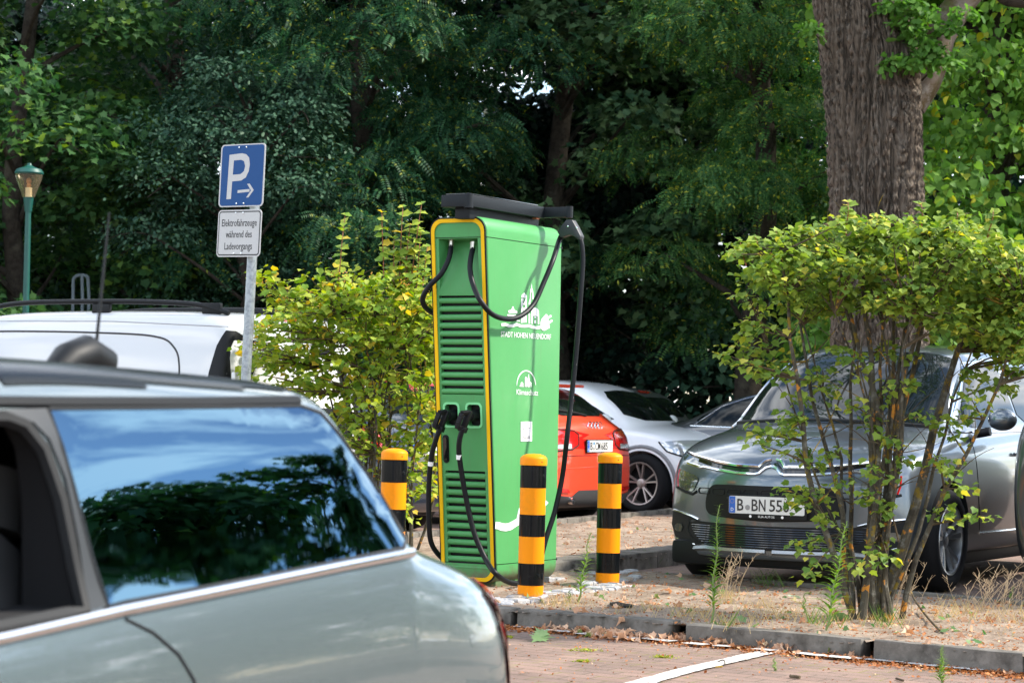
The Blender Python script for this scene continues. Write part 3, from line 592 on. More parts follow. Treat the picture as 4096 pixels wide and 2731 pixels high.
def stext(s, px1, py1, px2, py2, hpx, mat=WHITE, name='lettering', sxx=None):
    a = sp(px1, py1, 0); b = sp(px2, py2, 0); w_ = b.x-a.x; h = hpx/FPX*(MW(ch) @ a).y/.70
    ang = math.atan2(b.z-a.z, b.x-a.x)
    M = Matrix.Translation(((a.x+b.x)/2, -.003, (a.z+b.z)/2)) @ Matrix.Rotation(-ang, 4, 'Y') @ Matrix.Rotation(math.pi/2, 4, 'X')
    o = text(s, h, M, mat, ch, name, 1.0, bold=0); xs = [v.co.x for v in o.data.vertices]; k = w_/(max(xs)-min(xs)); c = (a.x+b.x)/2
    for v in o.data.vertices: v.co.x = c+(v.co.x-c)*k
    return o
stext('STADT HOHEN NEUENDORF', 2002, 1337, 2202, 1349, 22); stext('Klimaschutz', 2064, 1568, 2150, 1572, 22)
st = dec([[(2082, 1686), (2127, 1685), (2126, 1764), (2082, 1765)]], 'information_sticker', pm('sticker_white', (.8, .8, .8), .4))
DK = pm('dark_print', (.05, .05, .055), .5)
def stxt2(s, x1, y1, x2, y2, h): o = stext(s, x1, y1, x2, y2, h, DK); o.parent = st; o.data.transform(Matrix.Translation((0, -.001, 0))); return o
stxt2('Gefördert durch:', 2089, 1700, 2108, 1700, 3); stxt2('Bundesministerium', 2098, 1711, 2118, 1711, 2.6); stxt2('für Verkehr', 2098, 1716.5, 2110, 1716.5, 2.6); stxt2('und Infrastruktur', 2098, 1721.5, 2113, 1721.5, 2.6)
stxt2('aufgrund eines Beschlusses', 2088, 1746, 2120, 1745, 3.2); stxt2('des Deutschen Bundestages', 2088, 1751, 2120, 1750, 3.2)
dec([[(2089, 1713), (2091, 1711), (2093, 1713), (2092, 1718), (2090, 1718)], [(2095, 1710), (2096, 1710), (2096, 1726), (2095, 1726)]], 'eagle_mark', DK, off=.0045, par=st)
wv = [[(1980+x/3.484*1.0-20+0, 1950+y/3.484) for x, y in strk([(72, 523), (110, 525), (160, 545), (215, 550), (270, 540), (330, 505), (380, 475), (400, 440), (420, 300), (520, 260), (640, 255), (740, 245), (790, 190)], [100, 100, 105, 106, 100, 90, 90, 70, 50, 50, 55, 55, 50])]]
dec(wv, 'white_wave', WHITE)
# ------------------------------------------------------------------ cars
def paint(name, col, metal=0., rough=.35, flake=True):
    m = pm(name, col, rough, metal=metal, coat=1.0, coatr=.03)
    nt = m.node_tree; b = nt.nodes['Principled BSDF']; tcn = nn(nt, 'ShaderNodeTexCoord'); n = nn(nt, 'ShaderNodeTexNoise', Scale=3.0, Detail=4.0); nt.links.new(tcn.outputs['Object'], n.inputs['Vector'])
    bu = nn(nt, 'ShaderNodeBump', Strength=.05, Distance=.01); nt.links.new(n.outputs['Fac'], bu.inputs['Height']); nt.links.new(bu.outputs[0], b.inputs['Normal'])
    n2 = nn(nt, 'ShaderNodeTexNoise', Scale=60.0, Detail=8.0, Roughness=.7); nt.links.new(tcn.outputs['Object'], n2.inputs['Vector']); r = nn(nt, 'ShaderNodeMapRange'); r.inputs[1].default_value = .45; r.inputs[2].default_value = .8; r.inputs[3].default_value = .02; r.inputs[4].default_value = .22
    nt.links.new(n2.outputs['Fac'], r.inputs[0]); nt.links.new(r.outputs[0], b.inputs['Coat Roughness'])
    return m
def lerp(a, b, t): return a+(b-a)*t
def car_body(stations, mat, parent, name='body', tumble=.30, zb=.20, arches=(), roofmat=None, roofz=9, level=3, rockr=.0, archr=.355, pillar=.07):
    rings = []
    L = stations[-1][0]
    for (x, zt, belt, w, bul, *rest) in stations:
        zbo = rest[0] if rest else zb; h = zt-belt; k = min(1, max(0, (h-.10)/.28)); k = k*k*(3-2*k)
        if len(rest) > 1: k = rest[1]
        low = [(0, zbo), (.6*w, zbo), (.90*w, zbo+.01), (w-.03, zbo+.10 if belt-zbo > .3 else lerp(zbo, belt, .3)), (w, lerp(zbo, belt, .5)), (w-.012, lerp(zbo, belt, .82)), (w-.045, belt)]
        hood = [(w-.11, belt+.30*h), (.74*w, belt+.62*h), (.52*w, belt+.84*h), (.28*w, belt+.96*h), (0, zt)]
        tb = tumble
        cab = [(w-pillar, belt+.035), (w-pillar-tb*.86*h, belt+.86*h), (w-pillar-.10-tb*h, belt+.965*h), (.42*w, belt+.99*h), (0, zt)]
        P = low+[(lerp(a[0], b[0], k), lerp(a[1], b[1], k)) for a, b in zip(hood, cab)]
        rings.append([(x-bul*(y/w)**2, y, z) for y, z in P])
    n = 12; V = []; idx = []
    for r in rings:
        row = []
        for j, p in enumerate(r): V.append(p); row.append(len(V)-1)
        mir = []
        for j in range(n-2, 0, -1): p = r[j]; V.append((p[0], -p[1], p[2])); mir.append(len(V)-1)
        idx.append((row, mir))   # full loop = row + mir
    F = []
    loops = [a+b for a, b in idx]; m = len(loops[0])
    for i in range(len(loops)-1):
        for j in range(m): F.append((loops[i][j], loops[i][(j+1) % m], loops[i+1][(j+1) % m], loops[i+1][j]))
    for row, mir in (idx[0], idx[-1]):
        mm = {j: row[j] for j in range(n)}; nn_ = {0: row[0], n-1: row[n-1]}
        for k, j in enumerate(range(n-2, 0, -1)): nn_[j] = mir[k]
        for D in (mm, nn_):
            for j in range(5): F.append((D[j], D[j+1], D[10-j], D[11-j]))
    me = bpy.data.meshes.new(name); me.from_pydata(V, [], F); bm = bmesh.new(); bm.from_mesh(me); bmesh.ops.recalc_face_normals(bm, faces=bm.faces); bm.to_mesh(me); bm.free()
    o = link(name, me, mat, parent, True); s = o.modifiers.new('s', 'SUBSURF'); s.levels = level; s.render_levels = level
    bpy.context.view_layer.update(); apply_mods(o)
    if not o.data.materials: o.data.materials.append(mat)
    o['bvh'] = 0
    bv = BVHTree.FromPolygons([v.co.copy() for v in o.data.vertices], [tuple(p.vertices) for p in o.data.polygons])
    del o['bvh']
    return o, bv
def arches_cut(o, parent, arches, r, w, mat, depth=.34):
    cs = []
    for x in arches:
        for sgn in (-1, 1):
            mb = MB(); M = Matrix.Translation((x, sgn*(w-depth/2+.1), r-.03)) @ Matrix.Rotation(math.pi/2, 4, 'X')
            k = 40; ring = [(r*math.cos(2*math.pi*q/k), r*math.sin(2*math.pi*q/k)) for q in range(k)]
            V = [M @ Vector((a, b, -depth/2-.1)) for a, b in ring]+[M @ Vector((a, b, depth/2+.1)) for a, b in ring]
            mb.add(V, [tuple(range(k))[::-1], tuple(range(k, 2*k))]+[(q, (q+1) % k, (q+1) % k+k, q+k) for q in range(k)])
            c = bpy.data.objects.new('c', mb.mesh()); C.objects.link(c); c.parent = parent; cs.append(c)
    bpy.context.view_layer.update(); cut(o, cs)
    if not o.data.materials: o.data.materials.append(mat)
    o.data.polygons.foreach_set('use_smooth', [True]*len(o.data.polygons)); o.data.set_sharp_from_angle(angle=R_(32))
def wheel(parent, x, y, r, rimr, nsp, side, kind='five', wid=.205, rimc=None, steer=0, tmat=None):
    M = Matrix.Translation((x, y, r)) @ Matrix.Rotation(steer, 4, 'Z') @ (Matrix.Identity(4) if side > 0 else Matrix.Rotation(math.pi, 4, 'Z'))
    # local: wheel axis = +y outward
    rimc = rimc or RIM
    w_ = MB(); w_.lathe([(.0001, -.06), (rimr*.93, -.06), (rimr*.93, -.02), (rimr*.55, -.01), (.0001, -.01)], 28, M=M, axis='y')
    wo_ = w_.build('wheel', BLK, parent, sharp=40)
    hw = wid/2
    pr = [(rimr-.005, hw-.02), (rimr+.008, hw-.004), (rimr+.03, hw+.006), ((r+rimr)/2+.01, hw+.010), (r-.025, hw-.002), (r-.008, hw-.022), (r, hw-.05), (r, -hw+.05), (r-.02, -hw), (rimr, -hw)]
    t = MB().lathe(pr, 48, M=M, axis='y')
    t.build('tyre', TYRE, wo_, smooth=True, sharp=50)
    rm = MB(); rm.lathe([(rimr+.006, hw-.006), (rimr+.002, hw+.001), (rimr-.010, hw-.002), (rimr-.016, hw-.03), (rimr-.02, -.03)], 48, M=M, axis='y')
    rm.lathe([(.0001, hw-.028), (.028, hw-.030), (.034, hw-.036), (.055, hw-.040), (.060, hw-.07)], 20, M=M, axis='y')
    for k in range(nsp):
        for da in ((0,) if kind == 'five' else (-.13, .13)):
            a0 = 2*math.pi*k/nsp+.3; a1 = a0+da*(1.6 if kind != 'five' else 1); wi, wo2 = (.020, .034) if kind == 'five' else (.011, .013)
            if kind == 'blade': wi, wo2 = .013, .026
            p0 = Vector((math.cos(a0+da*.6)*.045, 0, math.sin(a0+da*.6)*.045)); p1 = Vector((math.cos(a1)*(rimr-.012), 0, math.sin(a1)*(rimr-.012)))
            d = (p1-p0).normalized(); s = Vector((-d.z, 0, d.x)); vs = []
            for P, ww, yy in ((p0, wi, hw-.040), (p1, wo2, hw-.010)):
                for a_, dy in ((-1, -.025), (1, -.025), (.65, 0), (-.65, 0)): q = P+s*ww*a_; vs.append(M @ Vector((q.x, yy+dy, q.z)))
            rm.add(vs, [(0, 1, 2, 3), (4, 7, 6, 5), (0, 4, 5, 1), (1, 5, 6, 2), (2, 6, 7, 3), (3, 7, 4, 0)])
    rm.build('rim', rimc, wo_, sharp=35)
    for k in range(5):
        pass
    return wo_
RIM = pm('rim_silver', (.30, .31, .32), .3, metal=.8); RIMD = pm('rim_dark', (.05, .05, .055), .3, metal=.6); RIMB = pm('rim_bronze', (.40, .33, .30), .35, metal=.7)
class Car:
    def __init__(s, name, loc, fwd, label, cat, group=None):
        s.e = empty(name, loc, math.atan2(fwd.y, fwd.x), label, cat, group); s.M = MW(s.e); s.I = s.M.inverted(); s.I3 = s.I.to_3x3()
    def body(s, stations, mat, arches=None, r=.35, w=.9, **k):
        s.b, s.bv = car_body(stations, mat, s.e, **k)
        if arches: arches_cut(s.b, s.e, arches, r, w, mat)
        return s.b
    def hit(s, px, py):
        o = s.I @ Vector((0, 0, CAMZ)); d = (s.I3 @ ray(px, py)).normalized(); h = s.bv.ray_cast(o, d)
        return h[0]
    def cast(s, axis, u, v):
        """axis: 'l','r' (u=x,v=z) ; 'f','b' (u=y,v=z); 't' (u=x,v=y)"""
        if axis == 'l': o, d = Vector((u, 3, v)), Vector((0, -1, 0))
        elif axis == 'r': o, d = Vector((u, -3, v)), Vector((0, 1, 0))
        elif axis == 'f': o, d = Vector((9, u, v)), Vector((-1, 0, 0))
        elif axis == 'b': o, d = Vector((-9, u, v)), Vector((1, 0, 0))
        else: o, d = Vector((u, v, 4)), Vector((0, 0, -1))
        h = s.bv.ray_cast(o, d)
        if h[0] is None: return (None, None)
        return (h[0], h[1] if h[1].dot(d) < 0 else -h[1])
    def trace(s, axis, pts, mirror=False):
        out = []
        for p in pts:
            h = s.hit(*p)
            if h is None: continue
            q = {'l': (h.x, h.z), 'r': (h.x, h.z), 'f': (h.y, h.z), 'b': (h.y, h.z), 't': (h.x, h.y)}[axis]
            out.append(((-q[0], q[1]) if axis in 'fb' else (q[0], -q[1]) if axis == 't' else q) if mirror else q)
        return out
    def patch(s, axis, outline, name, mat, off=.004, step=.04, parent=None, rnd=0, depth=.006):
        ol = [Vector(p) for p in outline]
        if len(ol) < 3: return None
        if rnd:   # densify + round corners (chaikin)
            for _ in range(rnd):
                o2 = []
                for i in range(len(ol)):
                    a, b = ol[i], ol[(i+1) % len(ol)]; o2 += [a*.8+b*.2, a*.2+b*.8]
                ol = o2
        dens = []
        for i in range(len(ol)):
            a, b = ol[i], ol[(i+1) % len(ol)]; k = max(1, int((b-a).length/step))
            for j in range(k): dens.append(a.lerp(b, j/k))
        xs = [p.x for p in dens]; ys = [p.y for p in dens]; poly = [(p.x, p.y) for p in dens]; inner = []
        gx = np.arange(min(xs)+step/2, max(xs), step); gy = np.arange(min(ys)+step/2, max(ys), step)
        if len(gx) and len(gy):
            GX, GY = np.meshgrid(gx, gy); ok = inpoly(poly, GX.ravel(), GY.ravel())
            for a, b in zip(GX.ravel()[ok], GY.ravel()[ok]):
                if min((Vector((a, b))-p).length for p in dens) > step*.35: inner.append(Vector((a, b)))
        allp = dens+inner; n = len(dens)
        vv, ee, ff, *_ = delaunay_2d_cdt(allp, [(i, (i+1) % n) for i in range(n)], [], 1, 1e-6)
        V = []; ok = []; 
        for p in vv:
            h, nr = s.cast(axis, p.x, p.y)
            if h is None: V.append((0, 0, 0)); ok.append(False)
            else: V.append(tuple(h+nr*off)); ok.append(True)
        F = [tuple(f) for f in ff if all(ok[i] for i in f)]
        me = bpy.data.meshes.new(name); me.from_pydata(V, [], F); bm = bmesh.new(); bm.from_mesh(me)
        bmesh.ops.delete(bm, geom=[v for v in bm.verts if not v.link_faces], context='VERTS')
        bmesh.ops.recalc_face_normals(bm, faces=bm.faces); bm.to_mesh(me); bm.free()
        return link(name, me, mat, parent or s.e, True)
    def line(s, axis, pts, name, mat, r=.004, closed=False, off=.0, step=.05, parent=None, n=6, rnd=0):
        P = [Vector(p) for p in pts]
        if len(P) < 2: return None
        if rnd:
            for _ in range(rnd):
                o2 = [] if closed else [P[0]]
                for i in range(len(P) if closed else len(P)-1):
                    a, b = P[i], P[(i+1) % len(P)]; o2 += [a*.8+b*.2, a*.2+b*.8]
                if not closed: o2.append(P[-1])
                P = o2
        if closed: P = P+[P[0]]
        D = []
        for i in range(len(P)-1):
            k = max(1, int((P[i+1]-P[i]).length/step))
            for j in range(k): D.append(P[i].lerp(P[i+1], j/k))
        D.append(P[-1]); V = []
        for p in D:
            h, nr = s.cast(axis, p.x, p.y)
            if h is not None: V.append(h+nr*off)
        if len(V) < 2: return None
        return MB().tube(V, r, n).build(name, mat, parent or s.e, smooth=True)
    def wheels(s, xs, y, r, rimr, nsp, kind='five', rimc=None, steer=0, wid=.205):
        for i, x in enumerate(xs):
            for sg in (1, -1): wheel(s.e, x, sg*y, r, rimr, nsp, sg, kind, rimc=rimc, steer=steer if i == 1 else 0, wid=wid)
    def plate(s, axis, y, z, txt, holder=True, tilt=0, dealer=None, wpl=.52, off=.012):
        h, nr = s.cast(axis, y, z); sg = 1 if axis == 'f' else -1; x = h.x+sg*off
        h1, _ = s.cast(axis, y+.2, z); h2, _ = s.cast(axis, y-.2, z); x = (max if sg > 0 else min)(h.x, h1.x, h2.x)+sg*off
        M = Matrix.Translation((x, y, z)) @ Matrix.Rotation(math.pi/2*sg, 4, 'Z') @ Matrix.Rotation(math.pi/2, 4, 'X')   # plate x right as seen by reader, y up, z out
        zl_ = -.075 if dealer else -.064
        hb_ = MB(); hb_.box((-wpl/2-.012, zl_-.012 if dealer else zl_, -.010), (wpl/2+.012, .066, .003), M=M); ho = hb_.build('number_plate', BLK, s.e, bevel=.003)
        ol = rrect(-wpl/2, -.055, wpl/2, .055, .010, 4); n = len(ol); m = MB(); m.add([M @ Vector((a, b, .0045)) for a, b in ol]+[M @ Vector((a, b, .002)) for a, b in ol], [tuple(range(n)), tuple(range(2*n-1, n-1, -1))]+[(i, (i+1) % n, (i+1) % n+n, i+n) for i in range(n)]); m.build('plate_field', pm('plate_white', (.62, .62, .60), .4), ho)
        MB().box((-wpl/2+.002, -.052, .004), (-wpl/2+.044, .052, .0055), M=M).build('blue_band', pm('plate_blue', (.01, .10, .45), .4), ho)
        PD = pm('plate_black', (.01, .01, .01), .4); T = lambda a, b: M @ Matrix.Translation((a, b, .0055))
        text('D', .030, T(-wpl/2+.023, -.032), WHITE, ho, 'country_letter')
        st_ = MB()
        for k in range(12): a = 2*math.pi*k/12; st_.box((-wpl/2+.023+.013*math.cos(a)-.0012, .022+.013*math.sin(a)-.0012, .0055), (-wpl/2+.023+.013*math.cos(a)+.0012, .022+.013*math.sin(a)+.0012, .0062), M=M)
        st_.build('ring_of_stars', YEL, ho)
        xx = -wpl/2+.055
        for t_, w__ in txt:
            if t_ == 'o':
                cc = MB(); k = 16
                for yy, cm in ((-.026, 0), (.026, 1)) if not dealer else ((-.016, 0),):
                    V = [M @ Vector((xx+w__/2+.017*math.cos(2*math.pi*q/k), yy+.017*math.sin(2*math.pi*q/k), .0056)) for q in range(k)]; cc.add(V, [tuple(range(k))], cm)
                cc.build('seal', [pm('seal_grey', (.25, .25, .25), .4, metal=.3), pm('seal_blue', (.02, .18, .35), .4)], ho)
            elif t_ != ' ':
                o = text(t_, .105, Matrix.Identity(4), PD, ho, 'plate_letters', bold=.0010); xs_ = [v.co.x for v in o.data.vertices]; ys_ = [v.co.y for v in o.data.vertices]; a0, a1, b0, b1 = min(xs_), max(xs_), min(ys_), max(ys_)
                for v in o.data.vertices: v.co.x = xx+.003+(v.co.x-a0)/(a1-a0)*(w__-.006); v.co.y = -.0375+(v.co.y-b0)/(b1-b0)*.075; v.co.z += .0058
                o.data.transform(M)
            xx += w__
        if dealer:
            text(dealer, .019, T(0, -.072), WHITE, ho, 'dealer_lettering', 1.1)
            d2 = MB(); k = 14
            for cx_ in (-.11, .11): d2.add([M @ Vector((cx_+.009*math.cos(2*math.pi*q/k), -.071+.009*math.sin(2*math.pi*q/k), .0052)) for q in range(k)], [tuple(range(k))])
            d2.build('dealer_dots', WHITE, ho)
        return ho
uS = Vector((math.sin(R_(30)), math.cos(R_(30)), 0)); vS = Vector((uS.y, -uS.x, 0))
# --- silver people carrier ------------------------------------------------------
SILV = paint('silver_grey_paint', (.115, .138, .158), .75, .28)
wc = gnd(3812, 2368, -.02)           # contact of its left front wheel
fwd = -uS; lft = vS
cit = Car('people_carrier', wc - fwd*3.70 - lft*.92, fwd, 'silver grey people carrier behind the big shrub, its chrome trimmed nose facing the viewer', 'car')
cst = [(0.0, .80, .72, .78, -.14), (.02, 1.00, .90, .86, -.12), (.12, 1.30, 1.02, .90, -.10), (.40, 1.53, 1.05, .91, -.04), (1.1, 1.60, 1.04, .915, 0), (2.0, 1.61, 1.02, .915, 0), (2.55, 1.59, 1.0, .915, .04), (2.85, 1.53, .99, .915, .10), (3.25, 1.31, .985, .912, .16), (3.62, 1.095, .975, .91, .20), (3.74, 1.055, .965, .905, .21), (4.05, 1.01, .93, .90, .22), (4.32, .94, .87, .885, .25), (4.48, .86, .80, .865, .29), (4.57, .76, .66, .84, .32), (4.60, .66, .50, .82, .33)]
cst = [(a, z+(.045 if z > 1.2 else .01 if z > .95 else 0), *b) for a, z, *b in cst]
cit.body(cst, SILV, tumble=.34); 
TR = lambda pts, ox, oy, k: [(ox+x/k, oy+y/k) for x, y in pts]
c2 = lambda pts: TR(pts, 2640, 1750, 2.613)      # crop of the nose
c4 = lambda pts: TR(pts, 2650, 1300, 1.3638)     # wide crop
def fsym(ax, pts, name, mat, **k):
    for m_ in (False, True): cit.patch(ax, cit.trace(ax, pts, m_), name, mat, **k)
CARS = {}
def citroen_details():
    c = cit
    F_ = c.trace('f', c2([(560, 480), (490, 560), (470, 700), (500, 800), (700, 845), (1100, 880)])) 
    yc = 0.0
    def sym(pts): # one-sided outline from the left (image) side, closed at y=0 by mirroring
        return pts + [(-a, b) for a, b in pts[::-1]]
    left = c.trace('f', c2([(1080, 505), (690, 488), (560, 486), (505, 540), (480, 650), (480, 740), (520, 805), (700, 838), (1080, 880)]))
    print('CIT grille', left, flush=True)
    up = [p for p in left]; up[0] = (-.01, up[0][1]); up[-1] = (-.01, up[-1][1])
    c.patch('f', sym([(p[0], p[1]) for p in up]), 'upper_grille', BLK, rnd=2, off=.003)
    gr = MB()
    y0_, y1_ = left[1][0], -left[1][0]; zt_ = up[1][1]
    for k in range(2):
        zz_ = lerp(up[1][1], up[-2][1], .40+.12*k); c.line('f', [(y0_*.95, zz_), (y1_*.95, zz_)], 'grille_bar', BLK if k else RIMD, r=.006, off=.004)
    for k in range(-4, 5):
        yy = k*.125; z1_ = lerp(up[1][1], up[-2][1], .22); c.line('f', rrect(yy-.05, z1_-.018, yy+.05, z1_+.018, .017, 4), 'grille_mesh', BLK, r=.0035, closed=True, off=.004)
    low = c.trace('f', c2([(1080, 925), (700, 900), (315, 855), (300, 950), (340, 1040), (420, 1105), (700, 1150), (1080, 1180)])); low[0] = (-.01, low[0][1]); low[-1] = (-.01, low[-1][1])
    c.patch('f', sym(low), 'lower_grille', BLK, rnd=1, off=.003)
    for k in range(9):
        t = (k+.5)/9; zz_ = lerp(low[1][1]-.01, low[-2][1]+.01, t); yw = abs(low[2][0])*(1-.22*t*t)*.97; c.line('f', [(-yw, zz_), (yw, zz_)], 'grille_bar', BLKG, r=.0045, off=.002)
    # fog light corners, lamps, chrome
    for mm in (False, True):
        P = lambda pts: c.trace('f', c2(pts), mm)
        c.patch('f', P([(150, 745), (300, 800), (420, 865), (315, 860), (300, 960), (350, 1050), (440, 1115), (370, 1118), (180, 1060), (140, 1000), (132, 900)]), 'fog_lamp_surround', BLK, off=.006)
        fo = c.patch('f', P([(165, 915), (190, 890), (235, 895), (250, 935), (235, 975), (190, 975), (165, 950)]), 'fog_lamp', LAMPG, off=.010, step=.02)
        c.line('f', P([(150, 752), (250, 785), (340, 815), (410, 850)]), 'chrome_trim', CHR, r=.008, off=.004); c.line('f', P([(170, 1040), (260, 1085), (375, 1112)]), 'chrome_trim', CHR, r=.006, off=.004)
        h_ = c.patch('f', P([(215, 325), (300, 355), (405, 410), (400, 460), (350, 560), (300, 555), (200, 515), (195, 430)]), 'headlight', LAMPG, off=.006, rnd=2, step=.03)
        c.line('f', P([(180, 515), (260, 560), (345, 588), (385, 560)]), 'lamp_sill', BLK, r=.010, off=.0); c.line('f', P([(215, 330), (197, 430), (200, 510)]), 'side_marker', REDL, r=.007, off=.006)
        c.patch('f', P([(258, 190), (300, 160), (385, 235), (440, 290), (430, 310), (350, 295), (255, 235)]), 'daytime_lamp', LAMPG, off=.006, step=.03)
        c.line('f', P([(300, 155), (420, 205), (600, 255), (800, 290), (1000, 300), (1035, 305), (1110, 245), (1170, 232)]), 'chrome_chevron', CHR, r=.011, off=.006)
        c.line('f', P([(300, 270), (430, 312), (470, 305), (600, 335), (800, 370), (1000, 382), (1040, 372), (1110, 318), (1170, 303)]), 'chrome_chevron', CHR, r=.011, off=.006)
        c.line('f', P([(420, 225), (600, 290), (800, 328), (1040, 345), (1160, 270)]), 'chevron_recess', BLKG, r=.024, off=-.014)
        c.line('f', P([(175, 1100), (260, 1145), (360, 1150), (480, 1145), (700, 1172), (1100, 1195)]), 'skid_strip', RIM, r=.020, off=-.006)
        c.line('f', P([(400, 190), (390, 120), (430, 0)])+[], 'bonnet_gap', BLK, r=.0025, off=0)
    c.plate('f', .0, .548, [('B', .05), ('o', .05), ('B', .05), ('N', .052), (' ', .02), ('5', .047), ('5', .047), ('6', .047), (' ', .01)], dealer='ELIA AUTOS', off=.02)
    # glass
    ws = c.trace('f', c4([(375, 490), (420, 420), (560, 260), (700, 150), (800, 118), (1000, 112)])); 
    zs_ = [(-.70, 1.075), (-.735, 1.12), (-.66, 1.36), (-.60, 1.52), (-.45, 1.565), (0, 1.578)]
    c.patch('f', sym([(0.001*0-.0, 1.06)]+zs_[0:]) if False else zs_+[(-a, b) for a, b in zs_[::-1][1:]], 'windscreen', GLASS, off=.004, rnd=1, step=.06)
    c.line('f', [(-.72, 1.06), (-.3, 1.085), (0, 1.09), (.3, 1.085), (.72, 1.06)], 'wiper_cowl', BLK, r=.018, off=.0)
    for sg in (1, -1): 
        c.line('f', [(sg*.745, 1.10), (sg*.69, 1.34), (sg*.635, 1.53)], 'windscreen_pillar', CHR if sg else CHR, r=.014, off=.004)
        ax = 'l' if sg > 0 else 'r'
        c.patch(ax, [(3.30, 1.06), (3.10, 1.22), (2.78, 1.47), (2.3, 1.50), (2.15, 1.50), (2.15, 1.07)], 'front_side_window', GLASS, rnd=1)
        c.patch(ax, [(2.10, 1.07), (2.10, 1.50), (1.2, 1.50), (1.15, 1.09)], 'rear_side_window', GLASS, rnd=1); c.patch(ax, [(1.1, 1.09), (1.15, 1.49), (.7, 1.45), (.45, 1.2), (.42, 1.12)], 'quarter_window', GLASS, rnd=1)
        c.line(ax, [(3.38, 1.03), (2.1, 1.04), (1.1, 1.06), (.4, 1.09)], 'window_trim', CHR, r=.008, off=.002)
        c.line(ax, [(3.42, 1.03), (3.0, 1.34), (2.75, 1.50), (2.1, 1.545), (1.2, 1.545), (.6, 1.47)], 'roof_arc_trim', CHR, r=.012, off=.002)
        c.line(ax, [(3.22, .99), (3.18, .6), (3.10, .38)], 'door_gap', BLK, r=.003); c.line(ax, [(2.12, 1.03), (2.12, .38)], 'door_gap', BLK, r=.003); c.line(ax, [(3.1, .36), (1.3, .36)], 'sill_strip', CHR, r=.007, off=.002)
        for hx_ in (2.35, 1.35): h_, n_ = c.cast(ax, hx_, .88); MB().tube([h_+n_*.012-Vector((.09, 0, 0)), h_+n_*.03-Vector((.05, 0, 0)), h_+n_*.03+Vector((.05, 0, 0)), h_+n_*.012+Vector((.09, 0, 0))], .013, 8).build('door_handle', CHR, c.e, smooth=True)
        # mirror
        m0 = Vector((3.12, sg*.86, 1.02)) if sg > 0 else Vector((2.98, sg*.77, 1.02)); mr = MB(); mr.tube([m0, m0+Vector((.0, sg*.10, .02))], [.03, .03], 10)
        ob = mr.build('mirror_arm', BLK, c.e, smooth=True)
        me = bpy.data.meshes.new('mirror'); bm = bmesh.new(); bmesh.ops.create_uvsphere(bm, u_segments=20, v_segments=14, radius=1, matrix=Matrix.Translation(m0+Vector((.02, sg*(.19 if sg > 0 else .08), .10 if sg > 0 else .02))) @ Matrix.Diagonal((.06, .10, .075, 1) if sg > 0 else (.09, .03, .07, 1))); bm.to_mesh(me); bm.free(); link('mirror', me, SILV, c.e, True)
        c.line(ax, [(.10, .9), (.10, 1.15)], 'tail_light', REDL, r=.04, off=-.02)
    arches_cut(c.b, c.e, (3.70, .86), .375, .915, SILV); c.wheels((.86, 3.70), .80, .335, .225, 5, kind='blade', rimc=RIM, wid=.21)
    for x in (3.70, .86):
        for sg in (1, -1): MB().lathe([(.372, sg*.45), (.372, sg*.80), (.36, sg*.80), (.36, sg*.45)], 40, M=Matrix.Translation((x, 0, .345)), axis='y')
citroen_details()
MB().box((.25, -.76, .14), (4.42, .76, .30)).build('underbody', BLK, cit.e, bevel=.04)
# --- silver hatchback in the foreground -----------------------------------------
MSIL = paint('pale_silver_paint', (.155, .195, .205), .65, .26); MBLK = pm('black_roof_paint', (.006, .008, .009), .22, spec=.1)
mO = Vector((-.649, 6.33, -.21)) + Vector((.5, .866, 0))*.15; mini = Car('hatchback', mO, -uS, 'out of focus pale silver hatchback with black roof in the left foreground', 'car')
mst = [(-.10, .62, .54, .62, -.24, .28), (-.07, .72, .64, .72, -.22, .25), (.0, .83, .76, .79, -.19, .2), (.10, .90, .84, .825, -.16, .2), (.28, .965, .91, .845, -.11, .2), (.50, .995, .95, .852, -.08, .2, .3), (.625, 1.02, .957, .855, -.06, .2, 1), (.66, 1.09, .96, .857, -.05, .2, 1), (.82, 1.32, .96, .858, -.03, .2, 1), (.87, 1.368, .957, .859, -.02, .2, 1), (.97, 1.38, .955, .86, -.01), (1.4, 1.395, .94, .862, 0), (1.8, 1.41, .925, .863, 0), (2.15, 1.39, .91, .863, .03), (2.4, 1.28, .905, .862, .06), (2.75, 1.02, .90, .86, .08), (2.85, .985, .895, .858, .09), (3.3, .94, .86, .85, .14), (3.65, .87, .79, .82, .22), (3.78, .76, .66, .78, .27), (3.82, .62, .50, .74, .29)]
mini.body(mst, MSIL, tumble=.20, pillar=.065)
s2 = lambda pts: [(x*1.7415, y*1.7415) for x, y in pts]
# roof skin separate (black)
def split_roof(car, zf, name, mat):
    me = car.b.data; bm = bmesh.new(); bm.from_mesh(me); sel = [f for f in bm.faces if f.calc_center_median().z > zf and f.normal.z > .05]
    b2 = bmesh.new(); vm = {}
    for f in sel:
        vs_ = []
        for v in f.verts:
            if v not in vm: vm[v] = b2.verts.new(v.co+v.normal*.003)
            vs_.append(vm[v])
        b2.faces.new(vs_)
    m2 = bpy.data.meshes.new(name); b2.to_mesh(m2); b2.free(); bm.free(); return link(name, m2, mat, car.e, True)
split_roof(mini, 1.345, 'roof', MBLK)
def side_on(car, pts, yl=.80):
    out = []
    for p in pts:
        z0 = .95
        for _ in range(3):
            yy = .85-.03*0-.16*max(0, z0-.93)-.04; q = car.I @ onplane(p[0], p[1], car.M @ Vector((0, yy, 0)), vS); z0 = q.z
        out.append((q.x, q.z))
    return out
g1 = side_on(mini, s2([(152, 940), (400, 938), (735, 934), (778, 950), (826, 1030), (892, 1130), (940, 1240), (928, 1260), (600, 1325), (240, 1392), (215, 1280), (185, 1120)]))
print('MINI glass', [(round(a, 2), round(b, 2)) for a, b in g1], flush=True)
